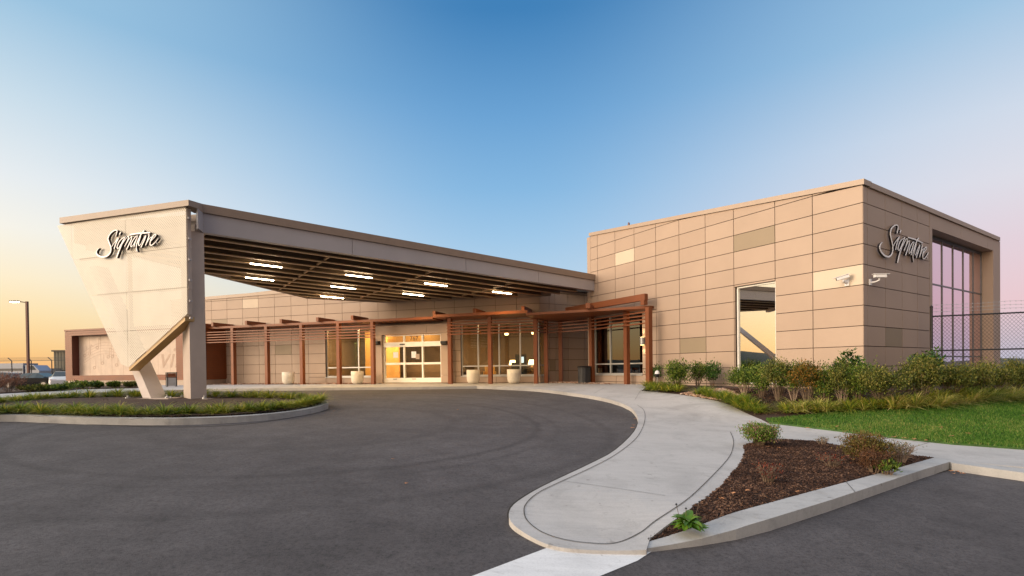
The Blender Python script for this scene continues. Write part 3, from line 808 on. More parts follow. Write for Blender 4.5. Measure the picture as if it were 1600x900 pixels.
sd_.build('wall', ['rust', 'rust_dark'], BLD)
b2 = MB(); b2.uzrect(PW, .05, we-.05, -.3, zb0-.005, -4.0, -.03); b2.build('wall', 'coping', BLD)
rv = MB()
rv.uzrect(PW, mq[0]-.02, mq[0], mq[2], mq[3], -.45, -.2); rv.uzrect(PW, mq[1], mq[1]+.02, mq[2], mq[3], -.45, -.2)
rv.uzrect(PW, mq[0], mq[1], mq[3], mq[3]+.02, -.45, -.2); rv.uzrect(PW, mq[0], mq[1], mq[2]-.02, mq[2], -.45, -.2)
rv.build('mural_reveal', 'rust_dark', BLD)
mu_ = MB(); mu_.uzrect(PW, mq[0]-.02, mq[1]+.02, mq[2]-.02, mq[3]+.02, -.5, -.45)
MT['mural'] = simple('mural_panel', (.62, .50, .41), .6, var=.10, scale=2.2)
MT['mural_ink'] = simple('mural_ink', (.50, .37, .29), .7, var=.1)
mural = mu_.build('mural', 'mural', BLD); mural['label'] = 'pale mural of music notes behind the perforated screen'
ik = MB(); random.seed(3)
MH = mq[3]-mq[2]; MW = mq[1]-mq[0]
def mline(pts, w):
    for (a, b), (c, d) in zip(pts, pts[1:]):
        dx, dz = c-a, d-b; l = math.hypot(dx, dz) or 1; nx, nz = -dz/l*w/2, dx/l*w/2
        ik.uzprism(PW, [(a+nx, b+nz), (a-nx, b-nz), (c-nx, d-nz), (c+nx, d+nz)], -.449, -.446)
for s in range(5):
    mline([(mq[0]+.5+i*.25, mq[2]+MH*(.32+s*.07)+.35*math.sin(i*.25)+i*.035) for i in range(17)], .022)
for i in range(11):
    x = mq[0]+.6+i*.42+random.uniform(-.1, .1); z = mq[2]+MH*random.uniform(.15, .8)
    mline([(x+.13*math.cos(a), z+.09*math.sin(a)) for a in [k*.7 for k in range(10)]], .05)
    mline([(x+.12, z), (x+.16, z+.62)], .025)
    if i % 2: mline([(x+.16, z+.62), (x+.4, z+.5)], .05)
for i in range(1, 9): mline([(mq[0]+MW*i/9, mq[2]+.01), (mq[0]+MW*i/9, mq[3]-.01)], .012)
ik.build('mural_drawing', 'mural_ink', mural)
tc = bpy.data.curves.new('word', 'FONT'); tc.body = 'ville'; tc.size = 2.0; tc.extrude = .002; tc.shear = .3
to = bpy.data.objects.new('tmp', tc); COL.objects.link(to); bpy.context.view_layer.update()
wm = bpy.data.meshes.new_from_object(to.evaluated_get(bpy.context.evaluated_depsgraph_get())); bpy.data.objects.remove(to)
text_part(wm, PW, uz(PW, 237, 575)[0], mq[2]+.45, -.447, 'mural_ink', mural, 'mural_lettering')
# wall lights by the doors, sconce on the block, roof light
for px, lab in ((590, 'black angular wall light left of the sliding doors'), (695.5, 'black angular wall light right of the sliding doors')):
    u, z = uz(PD, px, 536); L0_ = at(PD, u, z, .0)
    t = thing('wall_light', lab, 'wall light', L0_, 'wall lights beside the doors')
    m_ = MB(); m_.prism([at(PD, u-.17, z-.12, .01), at(PD, u+.17, z-.12, .01), at(PD, u+.17, z+.12, .01), at(PD, u-.17, z+.12, .01)], nM*.05)
    m_.build('back_plate', 'dark', t)
    m_ = MB()
    P = [(.06, -.11), (.30, -.03), (.30, .09), (.06, .12)]
    m_.prism([at(PD, u-.16, z+b, a) for a, b in P], eM*.32); m_.build('housing', 'dark', t)
u, z = uz(PL, 1006.5, 533)
t = thing('wall_sconce', 'grey half round sconce lit on the wall beside the end post', 'wall light', at(PL, u, z, 0))
m_ = MB(); m_.lathe(at(PL, u, z, .12), [(0.001, -.17), (.10, -.17), (.10, .17), (.001, .17)], 20); m_.build('shade', 'galv', t, smooth=False)
m_ = MB(); m_.uzrect(PL, u-.05, u+.05, z-.08, z+.08, 0, .06); m_.build('bracket', 'galv', t)
m_ = MB(); m_.lathe(at(PL, u, z, .12), [(.001, .172), (.085, .172), (.085, .178), (.001, .178)], 16); m_.build('bulb', 'warm_lit', t); m_ = MB(); m_.lathe(at(PL, u, z, .12), [(.001, -.178), (.085, -.178), (.085, -.172), (.001, -.172)], 16)
m_.build('bulb', 'warm_lit', t)
def spot(loc, dirv, e, col, size=1.6, blend=.8, r=.03, name='spot'):
    l = bpy.data.lights.new(name, 'SPOT'); l.energy = e; l.color = col; l.spot_size = size; l.spot_blend = blend; l.shadow_soft_size = r
    o = bpy.data.objects.new(name, l); COL.objects.link(o); o.location = loc; o.rotation_euler = (-V(dirv)).to_track_quat('Z', 'Y').to_euler(); return o
spot(at(PL, u, z-.2, .13), (0, 0, -1), 28, (1, .72, .38)); spot(at(PL, u, z+.2, .13), (0, 0, 1), 22, (1, .72, .38))
p = on_plane(982.5, 351, at(PL, 0, 0, -.3), nL)
t = thing('obstruction_light', 'small red warning light standing on the block roof edge', 'roof light', V((p.x, p.y, p.z-.35)))
m_ = MB(); m_.lathe((p.x, p.y, p.z-.35), [(.02, 0), (.02, .3), (.06, .3), (.06, .34)], 10); m_.build('stem', 'darkgrey', t)
m_ = MB(); m_.lathe((p.x, p.y, p.z), [(.001, -.02), (.045, -.02), (.05, .05), (.03, .10), (.001, .11)], 12); MT['redglass'] = simple('red_glass', (.16, .04, .035), .3); m_.build('lens', 'redglass', t)
# interior lights (rooms are lit at dusk)
def area(loc, sx, sy, e, col, name='ceiling_lamp_light'):
    l = bpy.data.lights.new(name, 'AREA'); l.shape = 'RECTANGLE'; l.size = sx; l.size_y = sy; l.energy = e; l.color = col
    o = bpy.data.objects.new(name, l); COL.objects.link(o); o.location = loc; return o
for uu, dd_, e in ((w1[0]+1.6, -1.3, 150), (w1[0]+3.4, -1.3, 230), ((du0+du1)/2, -2.0, 380), ((w2[0]+w2[1])/2, -2.6, 90)):
    area(at(PM, uu, 3.38, dd_), 1.2, .8, e, (1, .60, .26))
area(at(PM, (dr[0]+dr[1])/2, 3.38, -.6), 2.2, .4, 45, (1, .64, .32))
p = RC+eL*8.5+eR*2.4; area(V((p.x, p.y, 3.6)), 1.5, 1.5, 5, (.75, .95, .9))
# ================================================================== CANOPY
CAN = thing('entrance_canopy', 'broad brown and grey entrance canopy sloping from the perforated screen to the block', 'canopy', (-9.3, 14.6, 0))
zc0 = 4.94
B0 = CAM+ray(317, 363)*(14.9/ray(317, 363).y)
B1 = CAM+ray(930.5, 454.6)*(24.75/ray(930.5, 454.6).y)
dF = V((B1.x-B0.x, B1.y-B0.y, 0)); LF = dF.length; dF.normalize(); pF = V((-dF.y, dF.x, 0))
zlo = lambda s: B0.z+(B1.z-B0.z)*s/LF                        # underside height along the front
def cpt(s, p, dz=0): q = B0+dF*s+pF*p; return V((q.x, q.y, zlo(s)+dz))
T0 = on_plane(317, 319.5, B0, pF).z-B0.z; T1 = on_plane(930, 429.5, B1, pF).z-B1.z
Tm0 = on_plane(317, 332.5, B0, pF).z-B0.z; Tm1 = on_plane(930, 438.5, B1, pF).z-B1.z
fm = MB()
segs = [0, .27, .55, .78, 1]
for a, b in zip(segs, segs[1:]):
    sa, sb = LF*a+.008, LF*b-.008
    fm.prism([cpt(sa, 0), cpt(sb, 0), cpt(sb, 0, Tm0+(Tm1-Tm0)*b-.01), cpt(sa, 0, Tm0+(Tm1-Tm0)*a-.01)], pF*.22)
fm.prism([cpt(0.01, .03, .02), cpt(LF-.01, .03, .02), cpt(LF-.01, .03, Tm1-.02), cpt(.01, .03, Tm0-.02)], pF*.16)
fm.build('fascia', 'fascia', CAN)
# left end: screen plane
s1 = V((0, 0, 0)); q = CAM+ray(292, 321)*(14.3/ray(292, 321).y); s1 = V((q.x, q.y, 0)); ztopS = q.z
d_ = ray(89.6, 352.5); tt = (ztopS-EYE)/d_.z; s2 = CAM+d_*tt
eS = V((s1.x-s2.x, s1.y-s2.y, 0)).normalized(); nS = V((eS.y, -eS.x, 0)); PSC = (s1, eS, nS)
# coping along screen, nose and front
Lend = uz((at(PSC, 0, 0, .08), eS, nS), 93, 345)[0]
cpb = MB()
PSo = (at(PSC, 0, 0, .08), eS, nS)
zc_lo = uz(PSo, 294, 321)[1]; zc_hi = uz(PSo, 294, 312)[1]
zl_lo = uz(PSo, 93, 349)[1]; zl_hi = uz(PSo, 93, 340)[1]
nose = at(PSo, uz(PSo, 294.5, 315)[0], 0)
A_ = at(PSo, Lend, 0)
cpb.prism([V((A_.x, A_.y, zl_lo)), V((nose.x, nose.y, zc_lo)), V((nose.x, nose.y, zc_hi)), V((A_.x, A_.y, zl_hi))], -nS*.3)
F0 = cpt(0, -.06); Fz = (B0.z+Tm0, B0.z+T0)
cpb.prism([V((nose.x, nose.y, zc_lo)), V((F0.x, F0.y, Fz[0])), V((F0.x, F0.y, Fz[1])), V((nose.x, nose.y, zc_hi))], V((-.3, .1, 0)))
cpb.prism([cpt(0, -.06, Tm0), cpt(LF, -.06, Tm1), cpt(LF, -.06, T1), cpt(0, -.06, T0)], pF*.34)
cpb.build('coping', 'coping_brown', CAN)
# nose box between screen and fascia
nb = MB(); q0 = on_plane(301, 345, s1, V((0, 1, 0))); 
nb.prism([V((nose.x+.10, nose.y+.25, 4.95)), V((B0.x+.01, B0.y+.02, B0.z)), V((B0.x+.01, B0.y+.02, B0.z+Tm0-.01)), V((nose.x+.10, nose.y+.25, zc_lo-.01))], V((-.12, .12, 0)))
nb.build('fascia', 'fascia', CAN)
# deck, beams
Lc = V((-11.3, 27.2, 0)); Wd = [cpt(0, .2), cpt(LF-.3, .2)]
def lim(pxy):     # clip polygon of the underside
    return pxy
EndL = at(PSC, Lend+.2, 0, -.2)
wallM_a = on_z(598, 474, zlo(6)); 
k1 = on_z(480, 466, 4.85); k2_ = at(PM, uz(PM, 602, 474)[0], 0, .1); k3 = at(PM, uz(PM, 850, 460)[0]-.2, 0, .1)
kR = cpt(LF-.2, .25); 
UND = [cpt(.0, .25), cpt(LF-.3, .25), V((k3.x+.6, k3.y-.2, 0)), k3, k2_, k1, EndL]
UND = [V((p.x, p.y, 0)) for p in UND]
def sOf(p): return (p-V((B0.x, B0.y, 0))).dot(dF)
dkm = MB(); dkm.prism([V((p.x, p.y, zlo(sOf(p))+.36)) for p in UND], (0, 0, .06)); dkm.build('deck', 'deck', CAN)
# edge trims
em_ = MB()
for a, b in zip(UND[2:], UND[3:]+UND[:1]):
    if (a-b).length < .5: continue
    d = (b-a).normalized(); n = V((-d.y, d.x, 0))
    em_.prism([V((a.x, a.y, zlo(sOf(a))-.02)), V((b.x, b.y, zlo(sOf(b))-.02)), V((b.x, b.y, zlo(sOf(b))+.62)), V((a.x, a.y, zlo(sOf(a))+.62))], n*.12)
em_.build('edge_beam', 'coping_brown', CAN)
pmax = max((p-V((B0.x, B0.y, 0))).dot(pF) for p in UND)
def clip_line(p):
    xs = []
    for a, b in zip(UND, UND[1:]+UND[:1]):
        pa = (a-V((B0.x, B0.y, 0))).dot(pF)-p; pb_ = (b-V((B0.x, B0.y, 0))).dot(pF)-p
        if pa*pb_ < 0: t = pa/(pa-pb_); xs.append(sOf(a)+(sOf(b)-sOf(a))*t)
    return (min(xs), max(xs)) if len(xs) >= 2 else None
p = .75; BEAMP = []
while p < pmax:
    c = clip_line(p)
    if c and c[1]-c[0] > .6:
        m_ = MB(); a, b = c[0]+.1, c[1]-.1
        m_.prism([cpt(a, p, 0), cpt(b, p, 0), cpt(b, p, .35), cpt(a, p, .35)], pF*.16)
        m_.v[2] += 0*pF
        m_ = MB(); m_.prism([cpt(a, p, 0), cpt(b, p, 0), cpt(b, p, .035), cpt(a, p, .035)], pF*.17); bmo = m_.build('beam', 'beam', CAN); BEAMP.append(p)
        m_ = MB(); m_.prism([cpt(a, p+.065, .036), cpt(b, p+.065, .036), cpt(b, p+.065, .35), cpt(a, p+.065, .35)], pF*.035); m_.build('web', 'web', bmo)
    p += 1.02
for s in (4.0, 8.2, 12.4):
    for a, b in zip(BEAMP, BEAMP[1:]):
        c1, c2 = clip_line(a), clip_line(b)
        if c1 and c2 and c1[0]+.2 < s < c1[1]-.2 and c2[0]+.2 < s < c2[1]-.2:
            pu = MB(); pu.prism([cpt(s, a+.17, .05), cpt(s+.06, a+.17, .05), cpt(s+.06, a+.17, .11), cpt(s, a+.17, .11)], pF*(b-a-.18)); pu.build('purlin', 'beam', CAN)
# roof sheet on top
# lights under the canopy
fixt = [(390, 413, 442, 418, 'front left end of the canopy'), (383, 434, 429, 439, 'second fixture from the column'), (539, 430, 583, 435, 'frontmost one at mid canopy'), (516, 448, 557, 452, 'middle one at mid canopy'), (501, 463, 537, 467, 'rearmost one near the canopy tip'), (664, 443, 699, 448, 'front one above the entrance doors'), (630, 459, 662, 463, 'rear one above the entrance doors'), (770, 456, 799, 460, 'last one toward the tall block')]
labs = ['lit tube light under the canopy nearest the column and front edge', 'lit tube light under the canopy behind the one nearest the column', 'front lit tube light of the three at mid canopy', 'middle lit tube light of the three at mid canopy', 'rear lit tube light of the three at mid canopy', 'front lit tube light above the sliding doors', 'rear lit tube light above the sliding doors', 'lit tube light nearest the tall tan block']
up = V((0, 0, 1)); slopeF = V((dF.x*LF, dF.y*LF, B1.z-B0.z)).normalized(); nU = slopeF.cross(pF).normalized()
for (x0, y0, x1, y1, _), lab in zip(fixt, labs):
    c = on_plane((x0+x1)/2, (y0+y1)/2, V((B0.x, B0.y, B0.z-.12)), nU)
    Ls = (on_plane(x1, y1, V((B0.x, B0.y, B0.z-.12)), nU)-on_plane(x0, y0, V((B0.x, B0.y, B0.z-.12)), nU)).length*.96
    t = thing('canopy_light', lab, 'ceiling light', c, 'tube lights under the canopy')
    m_ = MB(); m_.obox(c-slopeF*(Ls/2-.03)-pF*.02+up*.035, slopeF*(Ls-.06), pF*.04, up*.06); m_.obox(c-slopeF*.3+up*.16-pF*.015, slopeF*.03, pF*.03, up*.2); m_.obox(c+slopeF*.3+up*.16-pF*.015, slopeF*.03, pF*.03, up*.2); m_.build('housing', 'darkgrey', t)
    m_ = MB(); m_.obox(c-slopeF*(Ls/2)-pF*.025-up*.0, slopeF*Ls, pF*.05, up*.032); m_.build('diffuser', 'lamp_lit', t)
    spot(c-up*.03, (0, 0, -1), 250, (1, .66, .32), 2.7, .6, .3, 'tube_light')
# column
colF = [(298, 634), (323.5, 632)]
zb_ = lambda p: h(p.x, p.y)+.14
Ya = 14.75
a = CAM+ray(298, 633)*(14.55/ray(298, 633).y); b = CAM+ray(323.5, 632)*(14.9/ray(323.5, 632).y)
a.z = b.z = 0; ef = (b-a).normalized(); nf = V((-ef.y, ef.x, 0)); wcol = (b-a).length
cm = MB(); zb0_ = h(a.x, a.y)+.13
dep = .62
ax = CAM+ray(287, 632)*(14.95/ray(287, 632).y)
side = V((ax.x-a.x, ax.y-a.y, 0)).normalized()*dep
ztopc = B0.z-.02
bot = [a, b, b+side, a+side]; shr = ef*.02
cm.prism([V((p.x, p.y, zb0_)) for p in bot], (0, 0, ztopc-zb0_)); cm.build('column', 'column', CAN, bevel=.012)
cen = (a+b+side)/2+a*0
bp = MB()
cc = (a+b)/2+side/2
bp.cbox((cc.x, cc.y, zb0_+.03), 1.25, .9, .05); pl1 = bp.build('base_plate', 'column', CAN)
for sx in (-.5, .5):
    for sy in (-.35, .35):
        bo = MB(); bo.lathe((cc.x+sx, cc.y+sy, zb0_+.05), [(.03, 0), (.06, .0), (.06, .05), (.02, .05), (.02, .1), (.001, .1)], 8); bo.build('bolt', 'galv', pl1)
# leaning leg
YL = 14.62
fA = CAM+ray(224.5, 634)*(14.6/ray(224.5, 634).y); fB = CAM+ray(237.5, 635)*(14.5/ray(237.5, 635).y); fC = CAM+ray(262, 632.5)*(14.95/ray(262, 632.5).y)
tA = CAM+ray(200.5, 574)*(15.75/ray(200.5, 574).y); 
lean = tA-fA
kx = (V((s2.x, s2.y, ztopS)))
topA = fA+lean*(5.4/lean.z) if False else fA+lean*((zl_lo-.5-fA.z)/lean.z)
lg = MB(); fD = fA+(fC-fB)
lv = topA-fA
zg = h(fA.x, fA.y)+.13
base4 = [V((p.x, p.y, zg)) for p in (fA, fB, fC, fD)]
s_top = .0
lv = lean*((5.3-zg)/lean.z)
lg.prism(base4, lean*((ztopS-.55-zg)/lean.z)); lg.build('leaning_leg', 'column', CAN)
cc2 = sum(base4, V())/4
bp = MB(); bp.cbox((cc2.x, cc2.y, zg+.03), 1.35, .85, .05); pl2 = bp.build('base_plate', 'column', CAN)
for sx in (-.58, .58):
    for sy in (-.33, .33):
        bo = MB(); bo.lathe((cc2.x+sx, cc2.y+sy, zg+.05), [(.03, 0), (.06, .0), (.06, .05), (.02, .05), (.02, .1), (.001, .1)], 8); bo.build('bolt', 'galv', pl2)
# screen
SCR = [(89.6, 352.5), (291, 321), (293, 490.5), (200.5, 573.8), (189, 569)]
su = [uz(PSC, x, y) for x, y in SCR]
sm = MB()
def scr_mesh():
    bm = bmesh.new(); vs = [bm.verts.new((u, z, 0)) for u, z in su]; bm.faces.new(vs)
    lines_u = [uz(PSC, 113, 400)[0], uz(PSC, 197, 400)[0]]
    (ua1, za1), (ub1, zb1) = uz(PSC, 113, 406.5), uz(PSC, 291, 385)
    rows = [((za1+zb1)/2)-1.18*k for k in range(4)]
    g = .006
    me = bpy.data.meshes.new('screen'); 
    for u in lines_u: bmesh.ops.bisect_plane(bm, geom=bm.verts[:]+bm.edges[:]+bm.faces[:], plane_co=(u, 0, 0), plane_no=(1, 0, 0))
    for z in rows: bmesh.ops.bisect_plane(bm, geom=bm.verts[:]+bm.edges[:]+bm.faces[:], plane_co=(0, z, 0), plane_no=(0, 1, 0))
    bmesh.ops.split_edges(bm, edges=[e for e in bm.edges if len(e.link_faces) == 2])
    uvl = bm.loops.layers.uv.new('UVMap')
    for f in bm.faces:
        for l in f.loops: l[uvl].uv = (l.vert.co.x, l.vert.co.y)
    for f in bm.faces:   # tiny gap between sheets
        c = f.calc_center_median()
        for v in f.verts:
            d = v.co-c; v.co.x -= g*(1 if d.x > 0 else -1); v.co.y -= g*(1 if d.y > 0 else -1)
    w = world_of(CAN)
    for v in bm.verts: v.co = at(PSC, v.co.x, v.co.y)-w
    bm.to_mesh(me); bm.free(); me.materials.append(MT['perf'])
    o = bpy.data.objects.new('perforated_screen', me); COL.objects.link(o); o.parent = CAN
    so = o.modifiers.new('sol', 'SOLIDIFY'); so.thickness = .004; so.offset = -1
    return lines_u, rows
SU_LINES, SROWS = scr_mesh()
# frame behind the screen
fr = MB()
def fbar(a, b, w=.09, d0=-.16, d1=-.05):
    (u0, z0), (u1, z1) = a, b; du, dz = u1-u0, z1-z0; l = math.hypot(du, dz); nu, nz = -dz/l*w/2, du/l*w/2
    fr.uzprism(PSC, [(u0+nu, z0+nz), (u0-nu, z0-nz), (u1-nu, z1-nz), (u1+nu, z1+nz)], d0, d1)
fbar((SU_LINES[1], su[1][1]-.1), (SU_LINES[1], uz(PSC, 197, 560)[1]), .05)
for z in SROWS:
    ul = su[0][0]+(su[3][0]-su[0][0])*((z-su[0][1])/(su[3][1]-su[0][1]))
    if z > su[2][1]: fbar((ul+.15, z), (su[1][0]-.02, z), .06)
fbar((su[1][0]-.06, su[1][1]-.05), (su[2][0]-.06, su[2][1]), .08)
fr.build('screen_frame', 'column', CAN)
# wide diagonal beam under the screen's lower edge
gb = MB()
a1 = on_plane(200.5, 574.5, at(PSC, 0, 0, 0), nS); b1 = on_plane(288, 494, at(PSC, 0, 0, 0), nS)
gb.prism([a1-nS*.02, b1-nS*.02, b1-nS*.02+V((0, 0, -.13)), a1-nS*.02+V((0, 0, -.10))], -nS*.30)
MT['ochre'] = simple('ochre_steel', (.50, .33, .14), .5)  # yellower tan than the other canopy steel
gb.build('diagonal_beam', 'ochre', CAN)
# big diagonal members behind (seen faintly through the holes)
gm = MB(); gm.prism([at(PSC, su[1][0]-.3, 5.2, -.5), at(PSC, su[0][0]+.5, 5.2, -.5), at(PSC, su[0][0]+.5, 4.85, -.5), at(PSC, su[1][0]-.3, 4.85, -.5)], -nS*.3)
gm.build('header_beam', 'column', CAN)
clp = MB()
for z in (5.2, 4.6, 4.0, 3.4, 2.8, 2.3): clp = MB(); clp.uzrect(PSC, su[1][0]+.0, su[1][0]+.035, z, z+.05, -.12, -.03); clp.build('bracket', 'fascia', CAN)
# no separate uplight is set under the diagonal beam
# ================================================================== PERGOLA
PER = thing('rust_pergola', 'long rust coloured pergola with slats and posts along the entrance front', 'pergola', (-5, 27, 0))
ZP = 3.64
def front_z(px, py, z=ZP): p = on_z(px, py, z); return V((p.x, p.y, 0))
fa = front_z(306, 511.8); fb = front_z(676, 494.5); 
fc = front_z(676, 493.3); fd = front_z(824, 486)
wa = at(PM, uz(PM, 306, 560)[0], 0, .02); 
def proj_M(p, d=.02): return at(PM, (p-PMo).dot(eM), 0, d)
m_ = MB(); m_.prism([V((p.x, p.y, ZP-.13)) for p in (fa, fb, proj_M(fb), proj_M(fa))], (0, 0, .13)); m_.build('roof_plate', 'rust', PER)
m_ = MB(); m_.prism([V((p.x, p.y, ZP-.10)) for p in (fc+V((.005, 0, 0)), fd, proj_M(fd), proj_M(fc)+V((.005, 0, 0)))], (0, 0, .15)); m_.build('roof_plate', 'rust', PER)
ZC = 3.40
c1 = front_z(822, 489, ZC); c2 = front_z(1015, 477.5, ZC)
uc2 = (c2-RC).dot(eL); c3 = at(PL, uc2, 0, .03); c4 = at(PL, LU-.02, 0, .03)
m_ = MB(); m_.prism([V((p.x, p.y, ZC-.11)) for p in (c1, c2, c3, c4, V((4.3, 28.0, 0)), at(PC, .3, 0, .05), at(PM, um_end-.2, 0, .05))], (0, 0, .11)); m_.build('roof_plate', 'rust', PER)
def joist(px, py, z0, pl_dir, L, hgt=.24, w=.16, name='joist'):
    p = on_z(px, py, z0+.0)
    m_ = MB(); q = V((p.x, p.y, z0)); ex = V((-pl_dir.y, pl_dir.x, 0))
    m_.obox(q-ex*w/2, ex*w, pl_dir*L, (0, 0, hgt)); m_.build(name, 'rust', PER)
for px, py in ((331.5, 510.6), (384, 508), (438.5, 505.6), (495.5, 503), (550, 500.2)):
    joist(px, py-.8, ZP+.003, -nM, 1.55)
for px, py in ((678, 493.6), (741, 489.8), (817, 486.4)): joist(px, py-.8, ZP+.053, -nM, 1.6)
joist(918.5, 481.5, ZC+.003, -nM, 1.6, .24, .18)
# side beam along the block and its end bracket
ub0 = uc2-.1
m_ = MB(); m_.prism([at(PL, ub0, 3.60, .5), at(PL, ub0+5.4, 3.60, .5), at(PL, ub0+5.4, 3.88, .5), at(PL, ub0, 3.88, .5)], nL*.2); m_.build('side_beam', 'rust', PER)
m_ = MB(); m_.uzrect(PL, ub0+.02, ub0+.22, ZC+.005, 3.598, .5, .72); m_.build('bracket', 'rust', PER)
POSTS = [365.3, 418, 472.7, 530, 583.2, 703.7, 766.3, 837.5]
def post(c, e, n, w, d, z1, mat='rust'):
    m_ = MB(); m_.obox(V((c.x, c.y, -.05))-e*w/2-n*d/2, e*w, n*d, (0, 0, z1+.05)); return m_.build('post', mat, PER)
for px in POSTS:
    P0 = at(PM, 0, 0, 1.35); c = on_plane(px, 570, P0, nM); post(c, eM, nM, .19, .24, ZP-.14)
for px, Y in ((853.5, 26.1), (876.3, 26.75)):
    d = ray(px, 570); c = CAM+d*(Y/d.y); post(c, eM, nM, .2, .2, ZC-.12)
for px, off in ((925, .25), (979.5, .35)):
    c = on_plane(px, 570, at(PL, 0, 0, off), nL); post(c, eL, nL, .2, .2, ZC-.12)
c = on_plane(1014, 540, at(PL, 0, 0, .62), nL); post(c, eL, nL, .2, .22, ZC-.12)
ENDP = c
# slats
def slats(a, b, zs, n, mat='rust', nm='slat'):
    d = (b-a).normalized()
    for z in zs:
        m_ = MB(); m_.prism([V((a.x, a.y, z)), V((b.x, b.y, z)), V((b.x, b.y, z+.055)), V((a.x, a.y, z+.055))], n*.035); m_.build(nm, mat, PER)
zs = [2.60, 2.76, 2.92, 3.08, 3.24]
o = .14
sa = on_plane(306, 560, at(PM, 0, 0, 1.35+o), nM); sb = on_plane(587, 560, at(PM, 0, 0, 1.35+o), nM)
slats(sa, sb, zs, nM)
sa = on_plane(699, 560, at(PM, 0, 0, 1.35+o), nM); sb = on_plane(842, 560, at(PM, 0, 0, 1.35+o), nM); slats(sa, sb, zs, nM)
sc = on_plane(853.5, 560, V((0, 26.0, 0)), V((0, 1, 0))); slats(sb, V((sc.x, sc.y, 0)), zs, V((0, -1, 0)))
sa = on_plane(921, 560, at(PL, 0, 0, .47), nL); sb = on_plane(1012, 560, at(PL, 0, 0, .6), nL); slats(sa, sb, zs[:4], nL)
sd2 = V((sa.x, sa.y, 0)); slats(V((sc.x, sc.y+.2, 0)), sd2, zs[:4], V((0, -1, 0)))
# ================================================================== SIGNS (script lettering with black returns)
SGX = [
 ('S', [(187, 472), (152, 500), (130, 560), (138, 630), (180, 705), (248, 762), (318, 778), (368, 745), (398, 690), (410, 620), (405, 540), (386, 450), (368, 370), (356, 290), (366, 220), (396, 160), (440, 117), (488, 105), (518, 130), (520, 172), (508, 228), (494, 285)], [6, 14, 20, 24, 27, 28, 26, 22, 20, 20, 21, 22, 22, 22, 21, 19, 17, 16, 18, 18, 17, 12]),
 ('i', [(424, 545), (455, 480), (500, 420), (545, 358), (515, 440), (485, 540), (466, 636)], [8, 10, 12, 18, 20, 20, 16]),
 ('dot', [(582, 214), (562, 268)], [22, 16]),
 ('g', [(640, 392), (600, 412), (560, 460), (532, 540), (518, 620), (540, 646), (572, 590), (610, 500), (662, 366), (636, 450), (600, 560), (562, 690), (532, 800), (508, 905)], [12, 13, 16, 18, 18, 14, 10, 10, 14, 20, 22, 24, 24, 18]),
 ('n', [(592, 590), (640, 500), (690, 408), (718, 402), (706, 490), (680, 570), (648, 656), (690, 560), (730, 470), (764, 440), (762, 500), (735, 590), (706, 670), (678, 752)], [8, 9, 10, 14, 18, 20, 18, 8, 9, 12, 18, 20, 20, 16]),
 ('a', [(860, 458), (826, 480), (786, 550), (756, 640), (756, 706), (780, 690), (816, 610), (862, 466), (838, 560), (814, 650), (800, 742)], [10, 13, 16, 18, 16, 10, 9, 12, 20, 20, 16]),
 ('t', [(962, 376), (922, 440), (888, 530), (860, 620), (842, 700), (838, 780), (852, 892)], [16, 20, 21, 21, 18, 16, 12]),
 ('bar', [(735, 368), (850, 400), (940, 436), (1050, 486)], [20, 22, 22, 18]),
 ('u', [(908, 500), (888, 590), (872, 680), (884, 742), (906, 716), (940, 620), (986, 526), (966, 620), (940, 700), (908, 804)], [16, 18, 18, 14, 9, 9, 16, 20, 20, 15]),
 ('r', [(1020, 500), (1034, 545), (1022, 610), (1004, 690), (980, 784), (1010, 700), (1040, 630), (1068, 606)], [10, 16, 18, 18, 14, 8, 9, 12]),
 ('e', [(1052, 716), (1092, 660), (1130, 604), (1124, 572), (1096, 590), (1062, 670), (1046, 760), (1056, 816), (1088, 810), (1130, 756), (1166, 688)], [8, 10, 12, 16, 18, 20, 20, 18, 14, 11, 7]),
 ('mark', [(1138, 798), (1146, 806)], [12, 12])]
def crop2px(x, y): return 1360+x/13.635, 345+y/13.635
ref = [[uz(PR, *crop2px(x, y)) for x, y in pts] for _, pts, _ in SGX]
